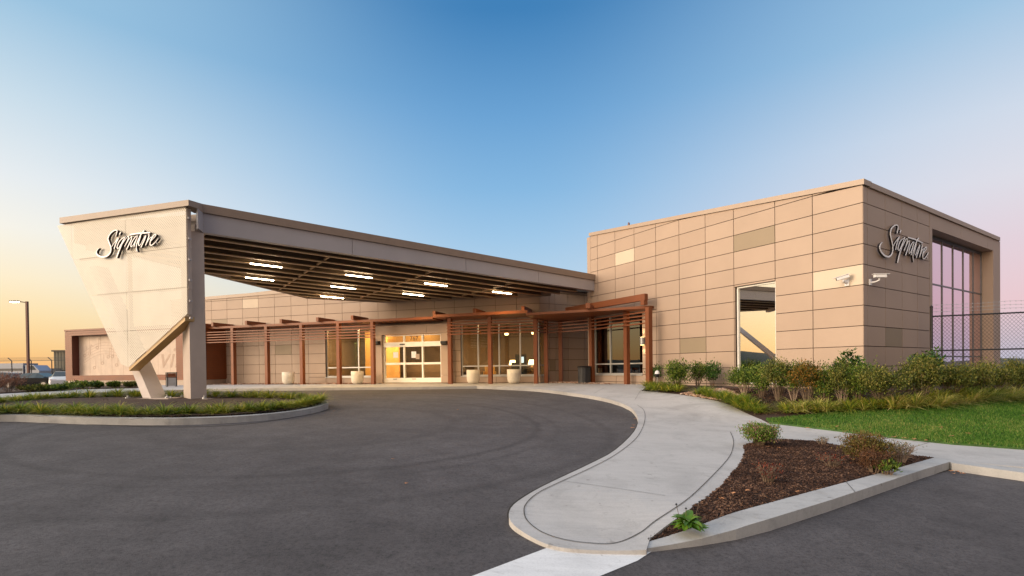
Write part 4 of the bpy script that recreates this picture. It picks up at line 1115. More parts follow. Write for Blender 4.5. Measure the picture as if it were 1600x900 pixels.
def build_sign(pl, fu, fz, k, lab, gap=.05, thick=.13):
    o0 = at(pl, fu(ref[0][0][0]), fz(ref[0][0][1]), 0)
    t = thing('sign_lettering', lab, 'sign', o0)
    for (nm, pts, ws), rp in zip(SGX, ref):
        P = [V((fu(u), fz(z), 0)) for u, z in rp]
        n = len(P); Q = smooth_path(P, 4) if n > 2 else P
        W = []
        for i in range(n-1):
            kk = 4 if n > 2 else 1
            for j in range(kk): W.append(ws[i]+(ws[i+1]-ws[i])*j/kk)
        W.append(ws[-1]); 
        mb = MB(); face = MB()
        Lf, Rt = [], []
        for i, p in enumerate(Q):
            d = Q[min(i+1, len(Q)-1)]-Q[max(i-1, 0)]
            if d.length < 1e-9: d = V((1, 0, 0))
            d.normalize(); s = V((-d.y, d.x, 0))*W[i]*k*.5; Lf.append(p+s); Rt.append(p-s)
        def w3(p, dd): return at(pl, p.x, p.y, dd)
        for i in range(len(Q)-1):
            a, b, c, d = Lf[i], Lf[i+1], Rt[i+1], Rt[i]
            f0, f1 = gap+thick-.012, gap+thick
            mb.add([w3(a, gap), w3(b, gap), w3(c, gap), w3(d, gap), w3(a, f0), w3(b, f0), w3(c, f0), w3(d, f0)], [(0, 3, 2, 1), (4, 5, 6, 7), (0, 1, 5, 4), (2, 3, 7, 6), (1, 2, 6, 5), (3, 0, 4, 7)])
            face.add([w3(a, f0+.001), w3(b, f0+.001), w3(c, f0+.001), w3(d, f0+.001), w3(a, f1), w3(b, f1), w3(c, f1), w3(d, f1)], [(0, 3, 2, 1), (4, 5, 6, 7), (0, 1, 5, 4), (2, 3, 7, 6), (1, 2, 6, 5), (3, 0, 4, 7)])
        side = mb.build('letter', 'sign_black', t, recalc=True)
        face.build('letter_face', 'sign_white', side)
    return t
MT['sign_black'] = simple('sign_return', (.012, .008, .012), .5)
MT['sign_white'] = simple('sign_face', (.95, .94, .97), .4, var=.02)
pxm = 13.635*770/17.0*1.0
kR = 1/ (13.635*44.0)*1.18
build_sign(PR, lambda u: u, lambda z: z, kR, 'white script Signature lettering on the shaded face of the tall block', .03, .065)
all_u = [u for r in ref for u, z in r]; all_z = [z for r in ref for u, z in r]
um, uM_ = min(all_u), max(all_u)
SPf = (at(PSC, 0, 0, .13), eS, nS)
lu0, lu1 = uz(SPf, 149, 392)[0], uz(SPf, 246, 373)[0]
sc_ = (lu1-lu0)/(uM_-um)
zS = uz(SPf, 158, 401.5)[1]; zref = uz(PR, *crop2px(290, 780))[1]
build_sign(PSC, lambda u: lu0+(u-um)*sc_, lambda z: zS+(z-zref)*sc_, kR*sc_*1.25, 'white script Signature lettering with black sides on the perforated screen', .03, .075)
# ================================================================== SECURITY CAMERAS
def security_camera(pl, px, py, mx, my, dirs, lab):
    """housing centre pixel, mount pixel on the wall"""
    u, z = uz(pl, mx, my); base = at(pl, u, z, 0)
    t = thing('security_camera', lab, 'security camera', base)
    n = pl[2]; e = pl[1]
    m_ = MB(); m_.uzrect(pl, u-.06, u+.06, z-.11, z+.07, 0, .04); m_.build('wall_plate', 'white', t)
    piv = base+n*.25+V((0, 0, .01))
    m_ = MB(); m_.tube([base+n*.03+V((0, 0, -.04)), base+n*.17+V((0, 0, -.025)), piv, piv+V((0, 0, .06))], [.03, .022, .022, .032], 10); m_.build('arm', 'white', t)
    f = V(dirs).normalized(); s = f.cross(V((0, 0, 1))).normalized(); up_ = s.cross(f)
    c = piv+V((0, 0, .115))
    m_ = MB(); m_.obox(c-f*.15-s*.05-up_*.045, f*.34, s*.10, up_*.09); hs_ = m_.build('housing', 'white', t, bevel=.01)
    m_ = MB(); m_.prism([c-f*.18-s*.065+up_*.05, c+f*.27-s*.065+up_*.05, c+f*.25-s*.065+up_*.066, c-f*.18-s*.065+up_*.066], s*.13); m_.build('sun_hood', 'white', hs_)
    m_ = MB(); m_.obox(c+f*.191-s*.038-up_*.033, f*.004, s*.076, up_*.066); m_.build('lens_window', 'dark', hs_)
    return t
security_camera(PL, 1313, 434, 1324, 441, nL*.5+eL*.6+V((0, 0, -.22)), 'white security camera on the pale sunlit panel near the block corner')
security_camera(PR, 1372, 431, 1359, 440, nR*.45+eR*.6+V((0, 0, -.02)), 'white security camera on the shaded face under the script sign')
# ================================================================== PLANTERS AND BINS
def planter(c, lab, first=None):
    if first: return copy_thing(first, c, lab)
    t = thing('planter', lab, 'planter', c, 'stone planters along the entrance front')
    m_ = MB(); prof = [(.001, 0), (.20, 0), (.27, .04), (.325, .12), (.345, .24), (.35, .45), (.355, .72), (.31, .72), (.30, .62), (.001, .62)]
    m_.lathe(c, prof, 32); m_.build('pot', 'planter', t, smooth=False)
    m_ = MB(); m_.lathe(c, [(.001, .60), (.302, .60), (.302, .635), (.001, .65)], 20); m_.build('soil', 'mulch', t); return t
PLP = (at(PM, 0, 0, 1.5), eM, nM)
pp = None
for px, lab in ((450.5, 'round pale stone planter between pergola posts in front of the blank panelled wall'), (558.5, 'round pale stone planter in front of the window with the honey wood wall'), (739.5, 'round pale stone planter at the door end of the lounge window'), (803, 'round pale stone planter near the corner end of the lounge window')):
    c = on_plane(px, 590, PLP[0], nM); c = V((c.x, c.y, 0.0))
    x = planter(c, lab, pp); pp = pp or x
for p_ in pp.children: 
    for pl_ in p_.data.polygons: pl_.use_smooth = True
# round slatted bin
d = ray(913, 598); c = CAM+d*(24.3/d.y); c.z = 0
t = thing('litter_bin', 'round black slatted litter bin by the recess next to the block', 'litter bin', c)
m_ = MB(); m_.lathe(c, [(.001, .0), (.27, 0), (.27, .74), (.001, .74)], 28); m_.build('liner', 'dark', t, smooth=False)
m_ = MB()
for k in range(26):
    a = 2*math.pi*k/26; q = c+V((math.cos(a)*.295, math.sin(a)*.295, .05)); tx = V((-math.sin(a), math.cos(a), 0)); rx = V((math.cos(a), math.sin(a), 0))
    m_.obox(q-tx*.022, tx*.044, rx*.012, (0, 0, .72))
m_.lathe(c, [(.28, .02), (.31, .02), (.31, .07), (.28, .07)], 28); m_.build('slats', 'darkgrey', t)
m_ = MB(); m_.lathe(c, [(.20, .78), (.35, .76), (.36, .80), (.30, .84), (.20, .83)], 28); m_.build('rim', 'dark', t)
# square bin
d = ray(268, 604); c = CAM+d*(27.7/d.y); c.z = h(c.x, c.y)+.13
t = thing('litter_bin', 'square black framed litter bin with pale side panels near the mural wing', 'litter bin', c)
m_ = MB(); ang = .75
ex, ey = V((math.cos(ang), math.sin(ang), 0)), V((-math.sin(ang), math.cos(ang), 0))
w_ = .215
for a in (-1, 1):
    for b in (-1, 1): m_.obox(c+ex*(a*w_-.02)+ey*(b*w_-.02), ex*.04, ey*.04, (0, 0, .78))
m_.obox(c-ex*(w_+.03)-ey*(w_+.03)+V((0, 0, .75)), ex*(2*w_+.06), ey*(2*w_+.06), (0, 0, .05)); m_.obox(c-ex*w_-ey*w_+V((0, 0, .50)), ex*2*w_, ey*2*w_, (0, 0, .04))
m_.build('frame', 'dark', t)
m_ = MB(); m_.obox(c-ex*(w_-.01)-ey*(w_-.01)+V((0, 0, .04)), ex*(2*w_-.02), ey*(2*w_-.02), (0, 0, .45)); m_.build('panel', 'galv', t)
m_ = MB(); m_.obox(c-ex*(w_-.03)-ey*(w_-.03)+V((0, 0, .55)), ex*(2*w_-.06), ey*(2*w_-.06), (0, 0, .19)); m_.build('hood', 'rust', t)
# ================================================================== FURNITURE SEEN THROUGH THE GLASS
def inroom(px, dep): 
    p = on_plane(px, 570, at(PM, 0, 0, -dep), nM); return V((p.x, p.y, .01))
def table_lamp(px, dep, lab, zt=.62):
    c = inroom(px, dep); t = thing('side_table', 'small side table under the '+lab, 'side table', c)
    m_ = MB(); m_.cbox(c+V((0, 0, zt-.02)), .5, .5, .04)
    m_.build('tabletop', 'int_dark', t)
    for a in (-.2, .2):
        for b in (-.2, .2): m2 = MB(); m2.cbox(c+V((a, b, (zt-.04)/2)), .04, .04, zt-.04); m2.build('leg', 'int_dark', t)
    t = thing('table_lamp', lab, 'lamp', c+V((0, 0, zt)))
    m_ = MB(); m_.lathe(c+V((0, 0, zt+.001)), [(.001, 0), (.10, 0), (.07, .05), (.09, .18), (.03, .34), (.02, .42)], 14); m_.build('base', 'int_wall', t)
    m_ = MB(); m_.lathe(c+V((0, 0, zt+.36)), [(.22, 0), (.15, .28), (.001, .281)], 18); m_.build('lamp_shade', 'warm_lit', t)
table_lamp(831, 1.9, 'lit table lamp with wide cream shade at the corner window')
table_lamp(801, 2.6, 'lit slim table lamp behind the lounge window')
c = inroom(811, 1.6)
t = thing('computer_monitor', 'black computer terminal with a glowing screen in the lounge', 'monitor', c)
m_ = MB(); m_.cbox(c+V((0, 0, .55)), .9, .5, 1.1); m_.build('cabinet', 'dark', t)
m_ = MB(); m_.cbox(c+V((.1, -.27, 1.25)), .62, .04, .62); m_.build('casing', 'dark', t)
m_ = MB(); m_.cbox(c+V((.16, -.295, 1.25)), .22, .008, .34); m_.build('screen', 'screen_lit', t)
def armchair(px, dep, lab, mat):
    c = inroom(px, dep); t = thing('armchair', lab, 'armchair', c)
    m_ = MB(); m_.cbox(c+V((0, 0, .36)), .6, .6, .16); m_.build('seat', mat, t, bevel=.03)
    m_ = MB(); m_.cbox(c+V((0, .28, .68)), .62, .12, .55); m_.build('backrest', mat, t, bevel=.03)
    for s in (-1, 1):
        m_ = MB(); m_.cbox(c+V((s*.34, 0, .46)), .09, .6, .30); m_.build('armrest', mat, t, bevel=.02)
        for q in (-.24, .24): m_ = MB(); m_.cbox(c+V((s*.28, q, .14)), .05, .05, .28); m_.build('leg', 'int_dark', t)
armchair(733, 2.4, 'dark armchair behind the door end of the lounge window', 'int_dark')
armchair(765, 2.9, 'tan armchair behind the middle of the lounge window', 'wood_wall')
armchair(823, 2.7, 'dark armchair near the lit lamp at the corner window', 'int_dark')
c = inroom(556, 1.1)
t = thing('potted_tree', 'slim green indoor tree behind the window beside the doors', 'potted plant', c)
m_ = MB(); m_.lathe(c, [(.001, 0), (.16, 0), (.2, .35), (.001, .33)], 16); m_.build('pot', 'planter', t)
m_ = MB(); random.seed(5)
for k in range(260):
    z = random.uniform(.45, 2.5); r = .34*(1-(z-.45)/2.3); a = random.uniform(0, 6.3); rr = r*random.uniform(.2, 1)
    q = c+V((rr*math.cos(a), rr*math.sin(a), z)); d1 = V((math.cos(a), math.sin(a), random.uniform(-.2, .6))).normalized()*.13; d2 = d1.cross(V((0, 0, 1))).normalized()*.03
    m_.add([q, q+d1*.5+d2, q+d1, q+d1*.5-d2], [(0, 1, 2, 3)])
MT['leaf_in'] = leafmat('indoor_leaf', [(0, (.03, .08, .03)), (.5, (.06, .13, .05)), (1, (.10, .18, .07))])
m_.build('crown', 'leaf_in', t, recalc=False)
m_ = MB(); m_.tube([c+V((0, 0, .3)), c+V((0, 0, 2.3))], [.025, .008], 6); m_.build('trunk', 'int_dark', t)
c = inroom(742, 3.4)
for i, (px, dep) in enumerate(((792, 1.6), (834, 1.5))):
    q = inroom(px, dep); q.z = 3.42
    t = thing('pendant_light', ('warm pendant light glowing over the middle of the lounge', 'warm pendant light glowing at the corner of the lounge')[i], 'ceiling light', q)
    m_ = MB(); m_.tube([q, q-V((0, 0, .55))], .01, 6); m_.build('cord', 'dark', t)
    m_ = MB(); m_.lathe(q-V((0, 0, .72)), [(.001, 0), (.10, .03), (.12, .09), (.08, .16), (.001, .18)], 14); m_.build('globe', 'warm_lit', t)
# ================================================================== RIGHT FENCE
fp0 = on_plane(1455.5, 520, V((0, 16.35, 0)), V((0, 1, 0))); fp0.z = 0
fz_t = on_plane(1455.5, 494.5, fp0, V((0, 1, 0))).z
dd_ = ray(1600, 488); tt_ = (fz_t-EYE)/dd_.z; fp1 = CAM+dd_*tt_; fp1.z = 0
eF = (fp1-fp0).normalized(); nF = V((eF.y, -eF.x, 0)); PF = (fp0, eF, nF)
FL = (fp1-fp0).length+3.5
fz_b = uz(PF, 1500, 547)[1]; fz0 = h(fp0.x, fp0.y)+.1
FN = thing('chain_link_fence', 'black chain link fence topped with barbed wire beside the curtain wall', 'fence', V((fp0.x, fp0.y, fz0)))
for k, u in enumerate((0, 3.2, 6.4)):
    if u > FL: break
    top_z = uz(PF, 1455.5, 480)[1]
    m_ = MB(); m_.tube([at(PF, u, fz0-.1), at(PF, u, top_z)], .038 if k == 0 else .03, 10); m_.lathe(at(PF, u, top_z), [(.045, -.02), (.045, .02), (.02, .05), (.001, .06)], 10); m_.build('post', 'dark', FN)
for z in (fz_t, fz_b):
    m_ = MB(); m_.tube([at(PF, 0, z), at(PF, FL, z)], .024, 8); m_.build('rail', 'dark', FN)
zlo_f, pitch = fz0+.02, .062
m_ = MB(); H = fz_t-zlo_f+.03
nn = int((FL+H)/(pitch*2))
def wseg(u0, z0, u1, z1): m_.tube([at(PF, u0, z0, .02), at(PF, u1, z1, .02)], .0042, 3, cap=False)
for i in range(-int(H/(pitch*1.6))-1, int(FL/(pitch*1.6))+2):
    for s in (1, -1):
        ub_ = i*pitch*1.6; a0, b0 = (ub_, zlo_f), (ub_+s*H*.8, zlo_f+H)
        t0, t1 = 0.0, 1.0
        du = b0[0]-a0[0]
        ta, tb = (0-a0[0])/du, (FL-a0[0])/du
        lo_, hi_ = max(0, min(ta, tb)), min(1, max(ta, tb))
        if hi_-lo_ > .02: wseg(a0[0]+du*lo_, a0[1]+H*lo_, a0[0]+du*hi_, a0[1]+H*hi_)
m_.build('chain_mesh', 'dark', FN, recalc=False)
for dz in (.16, .27, .38):
    m_ = MB(); pts = [at(PF, FL*i/24, fz_t+dz-.03*math.sin(math.pi*((i*3/24) % 1))) for i in range(25)]
    m_.tube(pts, .004, 4)
    for i in range(int(FL/.13)):
        p = at(PF, i*.13, fz_t+dz-.015); m_.tube([p-V((.02, 0, .025)), p+V((.02, 0, .025))], .003, 3); m_.tube([p+V((.02, 0, -.025)), p-V((.02, 0, -.025))], .003, 3)
    m_.build('barbed_wire', 'galv', FN, recalc=False)
# ================================================================== LEFT: FENCE, LAMP, SHED, VEHICLES
LF_ = []
fY = 57
def lf_pt(px): d = ray(px, 575); p = CAM+d*(fY/d.y); return V((p.x, p.y, 0))
a, b = lf_pt(-70), lf_pt(112); eLF = (b-a).normalized(); PLF = (a, eLF, V((eLF.y, -eLF.x, 0)))
zb_l = h(a.x, a.y); zt_l = uz(PLF, 50, 563.5)[1]
F2 = thing('security_fence', 'distant wire fence with slanted barbed arms behind the parked cars', 'fence', V((b.x, b.y, zb_l)))
for px in (-50, -15, 18.5, 49, 81, 109):
    u = uz(PLF, px, 575)[0]
    m_ = MB(); m_.tube([at(PLF, u, zb_l), at(PLF, u, zt_l), at(PLF, u-.42, zt_l+.35, 0)], .05, 6); m_.build('post', 'darkgrey', F2)
m_ = MB(); m_.tube([at(PLF, 0, zt_l), at(PLF, (b-a).length, zt_l)], .03, 6); m_.build('rail', 'darkgrey', F2)
for k in range(3):
    m_ = MB(); m_.tube([at(PLF, -.14*(k+1), zt_l+.115*(k+1)), at(PLF, (b-a).length-.14*(k+1), zt_l+.115*(k+1))], .012, 4); m_.build('barbed_wire', 'darkgrey', F2)
def lamp_post(c, H, arms, lab, name='street_lamp', lit=True):
    t = thing(name, lab, 'street lamp', c)
    m_ = MB(); m_.obox(c+V((-.09, -.09, 0)), (.18, 0, 0), (0, .18, 0), (0, 0, H)); m_.build('pole', 'rust_dark', t)
    m_ = MB(); m_.lathe(c, [(.001, 0), (.28, 0), (.28, .55), (.001, .55)], 16); m_.build('base', 'concrete', t)
    for s in arms:
        m_ = MB(); m_.tube([c+V((0, 0, H-.12)), c+V((s*.9, 0, H+.02))], .05, 6); am = m_.build('arm', 'rust_dark', t)
        m_ = MB(); q = c+V((s*1.25, 0, H+.04)); m_.cbox(q, .8, .34, .12); m_.build('lamp_head', 'darkgrey', am)
        m_ = MB(); m_.cbox(q-V((0, 0, .085)), .7, .28, .05); m_.build('lens', 'street_lit' if lit else 'darkgrey', am)
    return t
d = ray(44.5, 585); c = CAM+d*(50/d.y); zt_ = on_plane(44.5, 471, c, V((0, 1, 0))).z; c.z = h(c.x, c.y)
lamp_post(c, zt_-c.z, (-1,), 'tall rust street lamp with one lit head beyond the parked cars')
c = V((-70, 24, 0)); c.z = h(c.x, c.y); lamp_post(c, 8.5, (-1, 1), 'twin headed lamp post mirrored in the tall block window', lit=False)
# shed
shY = 80
d = ray(85, 585); a = CAM+d*(shY/d.y); a.z = 0; zT = on_plane(92, 547, a, V((0, 1, 0))).z
MT['shed'] = simple('shed_metal', (.30, .27, .20), .6, var=.08); MT['shed_dark'] = simple('shed_trim', (.15, .13, .10), .6)
t = thing('metal_shed', 'beige ribbed metal shed behind the fence beside the mural wing', 'shed', a)
zg_ = -.6
m_ = MB(); m_.obox(V((a.x, a.y, zg_)), (9, 2, 0), (-2, 8, 0), (0, 0, zT-zg_-.25))
for i in range(22): 
    o_ = V((a.x, a.y, zg_))+V((9, 2, 0))*(i/22); m_.obox(o_+V((.02, -.06, 0)), (.10, .02, 0), (0, .07, 0), (0, 0, zT-zg_-.25))
m_.build('wall', 'shed', t)
m_ = MB(); m_.obox(V((a.x-.2, a.y-.25, zT-.25)), (9.4, 2.1, 0), (-2.1, 8.4, 0), (0, 0, .25)); m_.build('roof', 'shed_dark', t)
m_ = MB(); q = V((a.x, a.y, 0))+V((9, 2, 0))*.13; m_.obox(V((q.x, q.y-.12, .5)), (.5, .11, 0), (0, .05, 0), (0, 0, .9)); m_.build('window', 'dark', t)
# cars
def carpaint(name, c, rough=.25, metal=.3):
    m, nt, b = new_mat(name); b.inputs['Base Color'].default_value = (*c, 1); b.inputs['Roughness'].default_value = rough; b.inputs['Metallic'].default_value = metal; b.inputs['Coat Weight'].default_value = .1; b.inputs['Specular IOR Level'].default_value = .25 if metal else .06; return m
MT['car_black'] = carpaint('black_car_paint', (.006, .007, .012), .45, 0); MT['car_silver'] = carpaint('silver_car_paint', (.38, .42, .50)); MT['car_white'] = carpaint('white_car_paint', (.75, .75, .75), metal=.01)
MT['car_glass'] = simple('car_glass', (.03, .05, .06), .22); MT['tail_red'] = simple('tail_lamp', (.45, .02, .02), .2); MT['rim'] = simple('rim', (.45, .45, .47), .3, metal=.8)
def car(name, lab, c, rz, paint, roofh=1.36, L=4.7, W=1.82):
    t = thing(name, lab, 'car', c)
    def sec(x, zb, zs, zr, ws, wr):  # cross section at x
        return [V((x, -ws, zb)), V((x, -ws*1.0, (zb+zs)/2)), V((x, -ws*.97, zs)), V((x, -wr, zr)), V((x, wr, zr)), V((x, ws*.97, zs)), V((x, ws, (zb+zs)/2)), V((x, ws, zb))]
    w = W/2; r = roofh
    S = [sec(-L/2, .35, .70, .72, w*.82, w*.6), sec(-L/2+.12, .22, .80, .84, w*.94, w*.75), sec(-L/2+.7, .20, .90, .95, w, w*.78), sec(-L/2+1.0, .20, .91, 1.02, w, w*.74), sec(-L*.14, .20, .92, r-.02, w, w*.62), sec(.05, .2, .92, r, w, w*.62), sec(L*.13, .2, .91, r-.08, w, w*.63), sec(L*.27, .2, .88, .96, w, w*.76), sec(L*.42, .2, .78, .82, w*.97, w*.7), sec(L/2-.08, .22, .62, .66, w*.88, w*.6), sec(L/2, .32, .52, .54, w*.7, w*.5)]
    vs = [p for s in S for p in s]; fs = []; gl_ = []
    n = 8
    for i in range(len(S)-1):
        for k in range(n-1):
            f = (i*n+k, i*n+k+1, (i+1)*n+k+1, (i+1)*n+k)
            if (k in (2, 4) and 3 <= i <= 6) or (k == 3 and i in (3, 6)): gl_.append(f)
            else: fs.append(f)
    def xf(p): 
        ca, sa = math.cos(rz), math.sin(rz); return V((c.x+p.x*ca-p.y*sa, c.y+p.x*sa+p.y*ca, c.z+p.z))
    vs = [xf(p) for p in vs]
    m_ = MB(); m_.add(vs, fs+[list(range(8))[::-1], list(range(len(vs)-8, len(vs)))]+[(i*8, (i+1)*8, (i+1)*8+7, i*8+7) for i in range(len(S)-1)]); body = m_.build('body', paint, t, smooth=False)
    m_ = MB(); m_.add(vs, gl_); m_.build('windows', 'car_glass', t, recalc=False)
    for sx in (-L*.30, L*.31):
        for sy in (-1, 1):
            m_ = MB(); m_.tube([xf(V((sx, sy*(w-.20), .33))), xf(V((sx, sy*(w+.012), .33)))], .33, 20); wh = m_.build('wheel', 'rubber', t)
            m_ = MB(); m_.tube([xf(V((sx, sy*(w+.0), .33))), xf(V((sx, sy*(w+.025), .33)))], .21, 12); m_.build('rim', 'rim', wh)
    for sy in (-1, 1):
        m_ = MB(); m_.cbox((0, 0, 0), .05, .40, .14); m_.v = [xf(p+V((-L/2+.06, sy*w*.62, .70))) for p in m_.v]; m_.build('tail_lamp', 'tail_red', t)
        m_ = MB(); m_.cbox((0, 0, 0), .10, .34, .10); m_.v = [xf(p+V((L/2-.12, sy*w*.62, .57))) for p in m_.v]; m_.build('headlight', 'white', t)
        m_ = MB(); m_.cbox((0, 0, 0), .16, .18, .11); m_.v = [xf(p+V((L*.2, sy*(w+.08), .95))) for p in m_.v]; m_.build('mirror', paint, t)
    return t
def carpos(px, Y): d = ray(px, 590); p = CAM+d*(Y/d.y); return V((p.x, p.y, h(p.x, p.y)))
car('parked_car', 'black coupe parked side on behind the low green shrubs', carpos(55, 44), math.pi+.08, 'car_black', 1.36)
car('parked_car', 'silver sedan with red tail light behind the black coupe', carpos(14, 48), .12, 'car_silver', 1.45)
car('parked_car', 'white car partly hidden by the mural wing', carpos(101, 43), math.pi-.9, 'car_white', 1.45, 4.4)
# apron vehicles beyond the fence
def airfield_truck(name, lab, px0, px1, Y, z0, z1, mat, cab=True):
    a = CAM+ray(px0, 575)*(Y/ray(px0, 575).y); b = CAM+ray(px1, 575)*(Y/ray(px1, 575).y); a.z = b.z = 0
    e = (b-a).normalized(); L = (b-a).length; n = V((e.y, -e.x, 0)); pl = (a, e, n)
    t = thing(name, lab, 'truck', V((a.x, a.y, -.5)))
    m_ = MB(); m_.uzprism(pl, [(0, z0), (L*.80, z0), (L*.80, z1), (0, z1)], -2.4, 0); m_.build('box_body', mat, t)
    m_ = MB(); m_.uzprism(pl, [(L*.82, z0), (L, z0), (L, z0+(z1-z0)*.45), (L*.93, z0+(z1-z0)*.85), (L*.82, z0+(z1-z0)*.85)], -2.3, -.1); m_.build('cab', mat, t)
    m_ = MB(); m_.uzprism(pl, [(L*.84, z0+(z1-z0)*.5), (L*.96, z0+(z1-z0)*.5), (L*.925, z0+(z1-z0)*.8), (L*.84, z0+(z1-z0)*.8)], -.11, -.08); m_.build('window', 'car_glass', t)
    m_ = MB(); m_.uzrect(pl, .1, L*.79, z0+(z1-z0)*.45, z0+(z1-z0)*.62, .0, .02); m_.build('stripe', 'darkgrey', t)
    for u in (L*.15, L*.28, L*.88):
        m_ = MB(); m_.tube([at(pl, u, z0, -.2), at(pl, u, z0, .03)], .42, 14); m_.build('wheel', 'rubber', t)
airfield_truck('airfield_truck', 'long pale airfield truck beyond the fence at the picture edge', -60, 60, 75, .45, 2.55, 'car_silver')
airfield_truck('airfield_truck', 'short grey airfield truck beyond the fence near the shed', 62, 78, 78, .3, 1.75, 'galv')
# far land: low ridges at the horizon
MT['hill'] = simple('far_land', (.07, .075, .055), .9, var=.3, scale=.02)
def ridge(az0, az1, R, hh, seed, name='hill'):
    vs = []; fs = []; n = 60
    for i in range(n+1):
        a = math.radians(az0+(az1-az0)*i/n); hgt = hh*(.45+.55*abs(mnoise.noise(V((i*.13, seed, 0))))*1.6)*math.sin(math.pi*i/n)**.4+.5
        for r, z in ((R, -1), (R+18, hgt), (R+90, hgt*.9), (R+140, -1)): vs.append(V((math.sin(a)*r, math.cos(a)*r, z)))
    for i in range(n):
        for k in range(3): fs.append((i*4+k, i*4+k+1, (i+1)*4+k+1, (i+1)*4+k))
    m_ = MB(); m_.add(vs, fs); tag(m_.build(name, 'hill', smooth=True), kind='structure')
ridge(-125, -66, 330, 14, 1.3); ridge(38, 75, 700, 9, 4.2); ridge(-66, -40, 600, 5, 7.7)
# ================================================================== PLANTS
LM = {
 'green': leafmat('shrub_leaf', [(0, (.022, .050, .008)), (.4, (.065, .13, .016)), (.75, (.16, .23, .028)), (1, (.32, .37, .07))]),
 'orange': leafmat('autumn_leaf', [(0, (.03, .05, .008)), (.45, (.10, .10, .015)), (.75, (.26, .14, .02)), (1, (.38, .17, .03))]),
 'laurel': leafmat('laurel_leaf', [(0, (.02, .055, .010)), (.5, (.055, .14, .022)), (1, (.17, .28, .05))], rough=.3),
 'olive': leafmat('olive_leaf', [(0, (.028, .045, .010)), (.4, (.095, .125, .022)), (.75, (.19, .20, .035)), (1, (.33, .28, .08))]),
 'red': leafmat('red_leaf', [(0, (.06, .012, .01)), (.5, (.15, .03, .02)), (1, (.26, .07, .03))]),
 'rustbrown': leafmat('russet_leaf', [(0, (.05, .022, .012)), (.5, (.11, .05, .025)), (1, (.19, .09, .04))]),
 'aster': leafmat('aster_leaf', [(0, (.05, .11, .015)), (.5, (.15, .27, .03)), (.78, (.26, .22, .09)), (1, (.34, .17, .17))]),
 'rustgreen': leafmat('turning_leaf', [(0, (.07, .035, .015)), (.4, (.10, .09, .02)), (.7, (.17, .15, .03)), (1, (.24, .10, .05))]),
 'brown': leafmat('dry_grass', [(0, (.12, .05, .03)), (.5, (.24, .11, .07)), (1, (.34, .18, .12))]),
 'blade': leafmat('liriope_blade', [(0, (.05, .11, .012)), (.35, (.14, .23, .02)), (.65, (.32, .36, .035)), (1, (.60, .50, .08))], nscale=1.1),
 'blade_pale': leafmat('pale_liriope_blade', [(0, (.12, .18, .03)), (.35, (.34, .38, .06)), (.7, (.62, .54, .15)), (1, (.72, .54, .26))], nscale=1.1),
 'lawn': leafmat('grass_blade', [(0, (.02, .08, .008)), (.45, (.07, .20, .022)), (.8, (.14, .27, .04)), (1, (.36, .36, .11))], trans=.2, nscale=.9),
 'hosta': leafmat('hosta_leaf', [(0, (.05, .12, .01)), (.5, (.10, .22, .02)), (1, (.28, .32, .03))], rough=.35)}
for k, v in LM.items(): MT['L_'+k] = v
MT['stem'] = simple('twig', (.13, .09, .06), .8, var=.3, scale=9); MT['stem_pale'] = simple('pale_twig', (.27, .20, .15), .8, var=.2)
def leaf(mb, q, d, w, L, up_=None):
    d = d.normalized(); s = d.cross(up_ if up_ is not None else V((random.uniform(-1, 1), random.uniform(-1, 1), 1)))
    if s.length < 1e-3: s = V((1, 0, 0))
    s.normalize(); nrm = d.cross(s)
    mb.add([q, q+d*L*.5+s*w+nrm*w*.3, q+d*L, q+d*L*.5-s*w+nrm*w*.3], [(0, 1, 2, 3)])
def shrub(name, lab, base, H, W, mat, nl=1100, ll=.055, lw=.014, nst=11, low=.30, cat='shrub', seed=0, stem='stem', group=None, clump=True):
    random.seed(seed); t = thing(name, lab, cat, base, group)
    st = MB(); lf = MB(); tips = []
    for i in range(nst):
        a = 2*math.pi*i/nst+random.uniform(-.3, .3); rr = W/2*random.uniform(.25, .82); hh = H*random.uniform(.62, .93)*(1-.28*(rr/(W/2))**2)
        p0 = base+V((math.cos(a)*.04, math.sin(a)*.04, -.03)); p3 = base+V((math.cos(a)*rr, math.sin(a)*rr, hh))
        p1 = p0.lerp(p3, .35)+V((0, 0, H*.03)); p2 = p0.lerp(p3, .7)+V((random.uniform(-.03, .03), random.uniform(-.03, .03), H*.05))
        st.tube([p0, p1, p2, p3], [.011, .008, .005, .003], 4, cap=False); tips += [p3, p2]
        for k in range(6):
            f = random.uniform(.25, .9); q = p0.lerp(p3, f); b = random.uniform(0, 6.3); e = q+V((math.cos(b)*W*.17, math.sin(b)*W*.17, H*random.uniform(.06, .2)))
            if e.z < base.z+H: st.tube([q, e], [.004, .002], 3, cap=False); tips.append(e)
    tips = [p for p in tips if p.z > base.z+H*low] or tips
    per = max(1, nl//len(tips)); sg = W*.085
    for p in tips:
        ax = V((p.x-base.x, p.y-base.y, .0))*.5+V((0, 0, .5))
        for k in range(int(per*random.uniform(.6, 1.4))):
            q = p+V((random.gauss(0, sg), random.gauss(0, sg), random.gauss(0, H*.075)))
            if q.z < base.z+.04: continue
            d = ax.normalized()*.8+V((random.gauss(0, .6), random.gauss(0, .6), random.gauss(.2, .5)))
            leaf(lf, q, d, lw*random.uniform(.7, 1.2), ll*random.uniform(.7, 1.25))
    st.build('stems', stem, t, recalc=False); lf.build('foliage', 'L_'+mat, t, recalc=False); return t
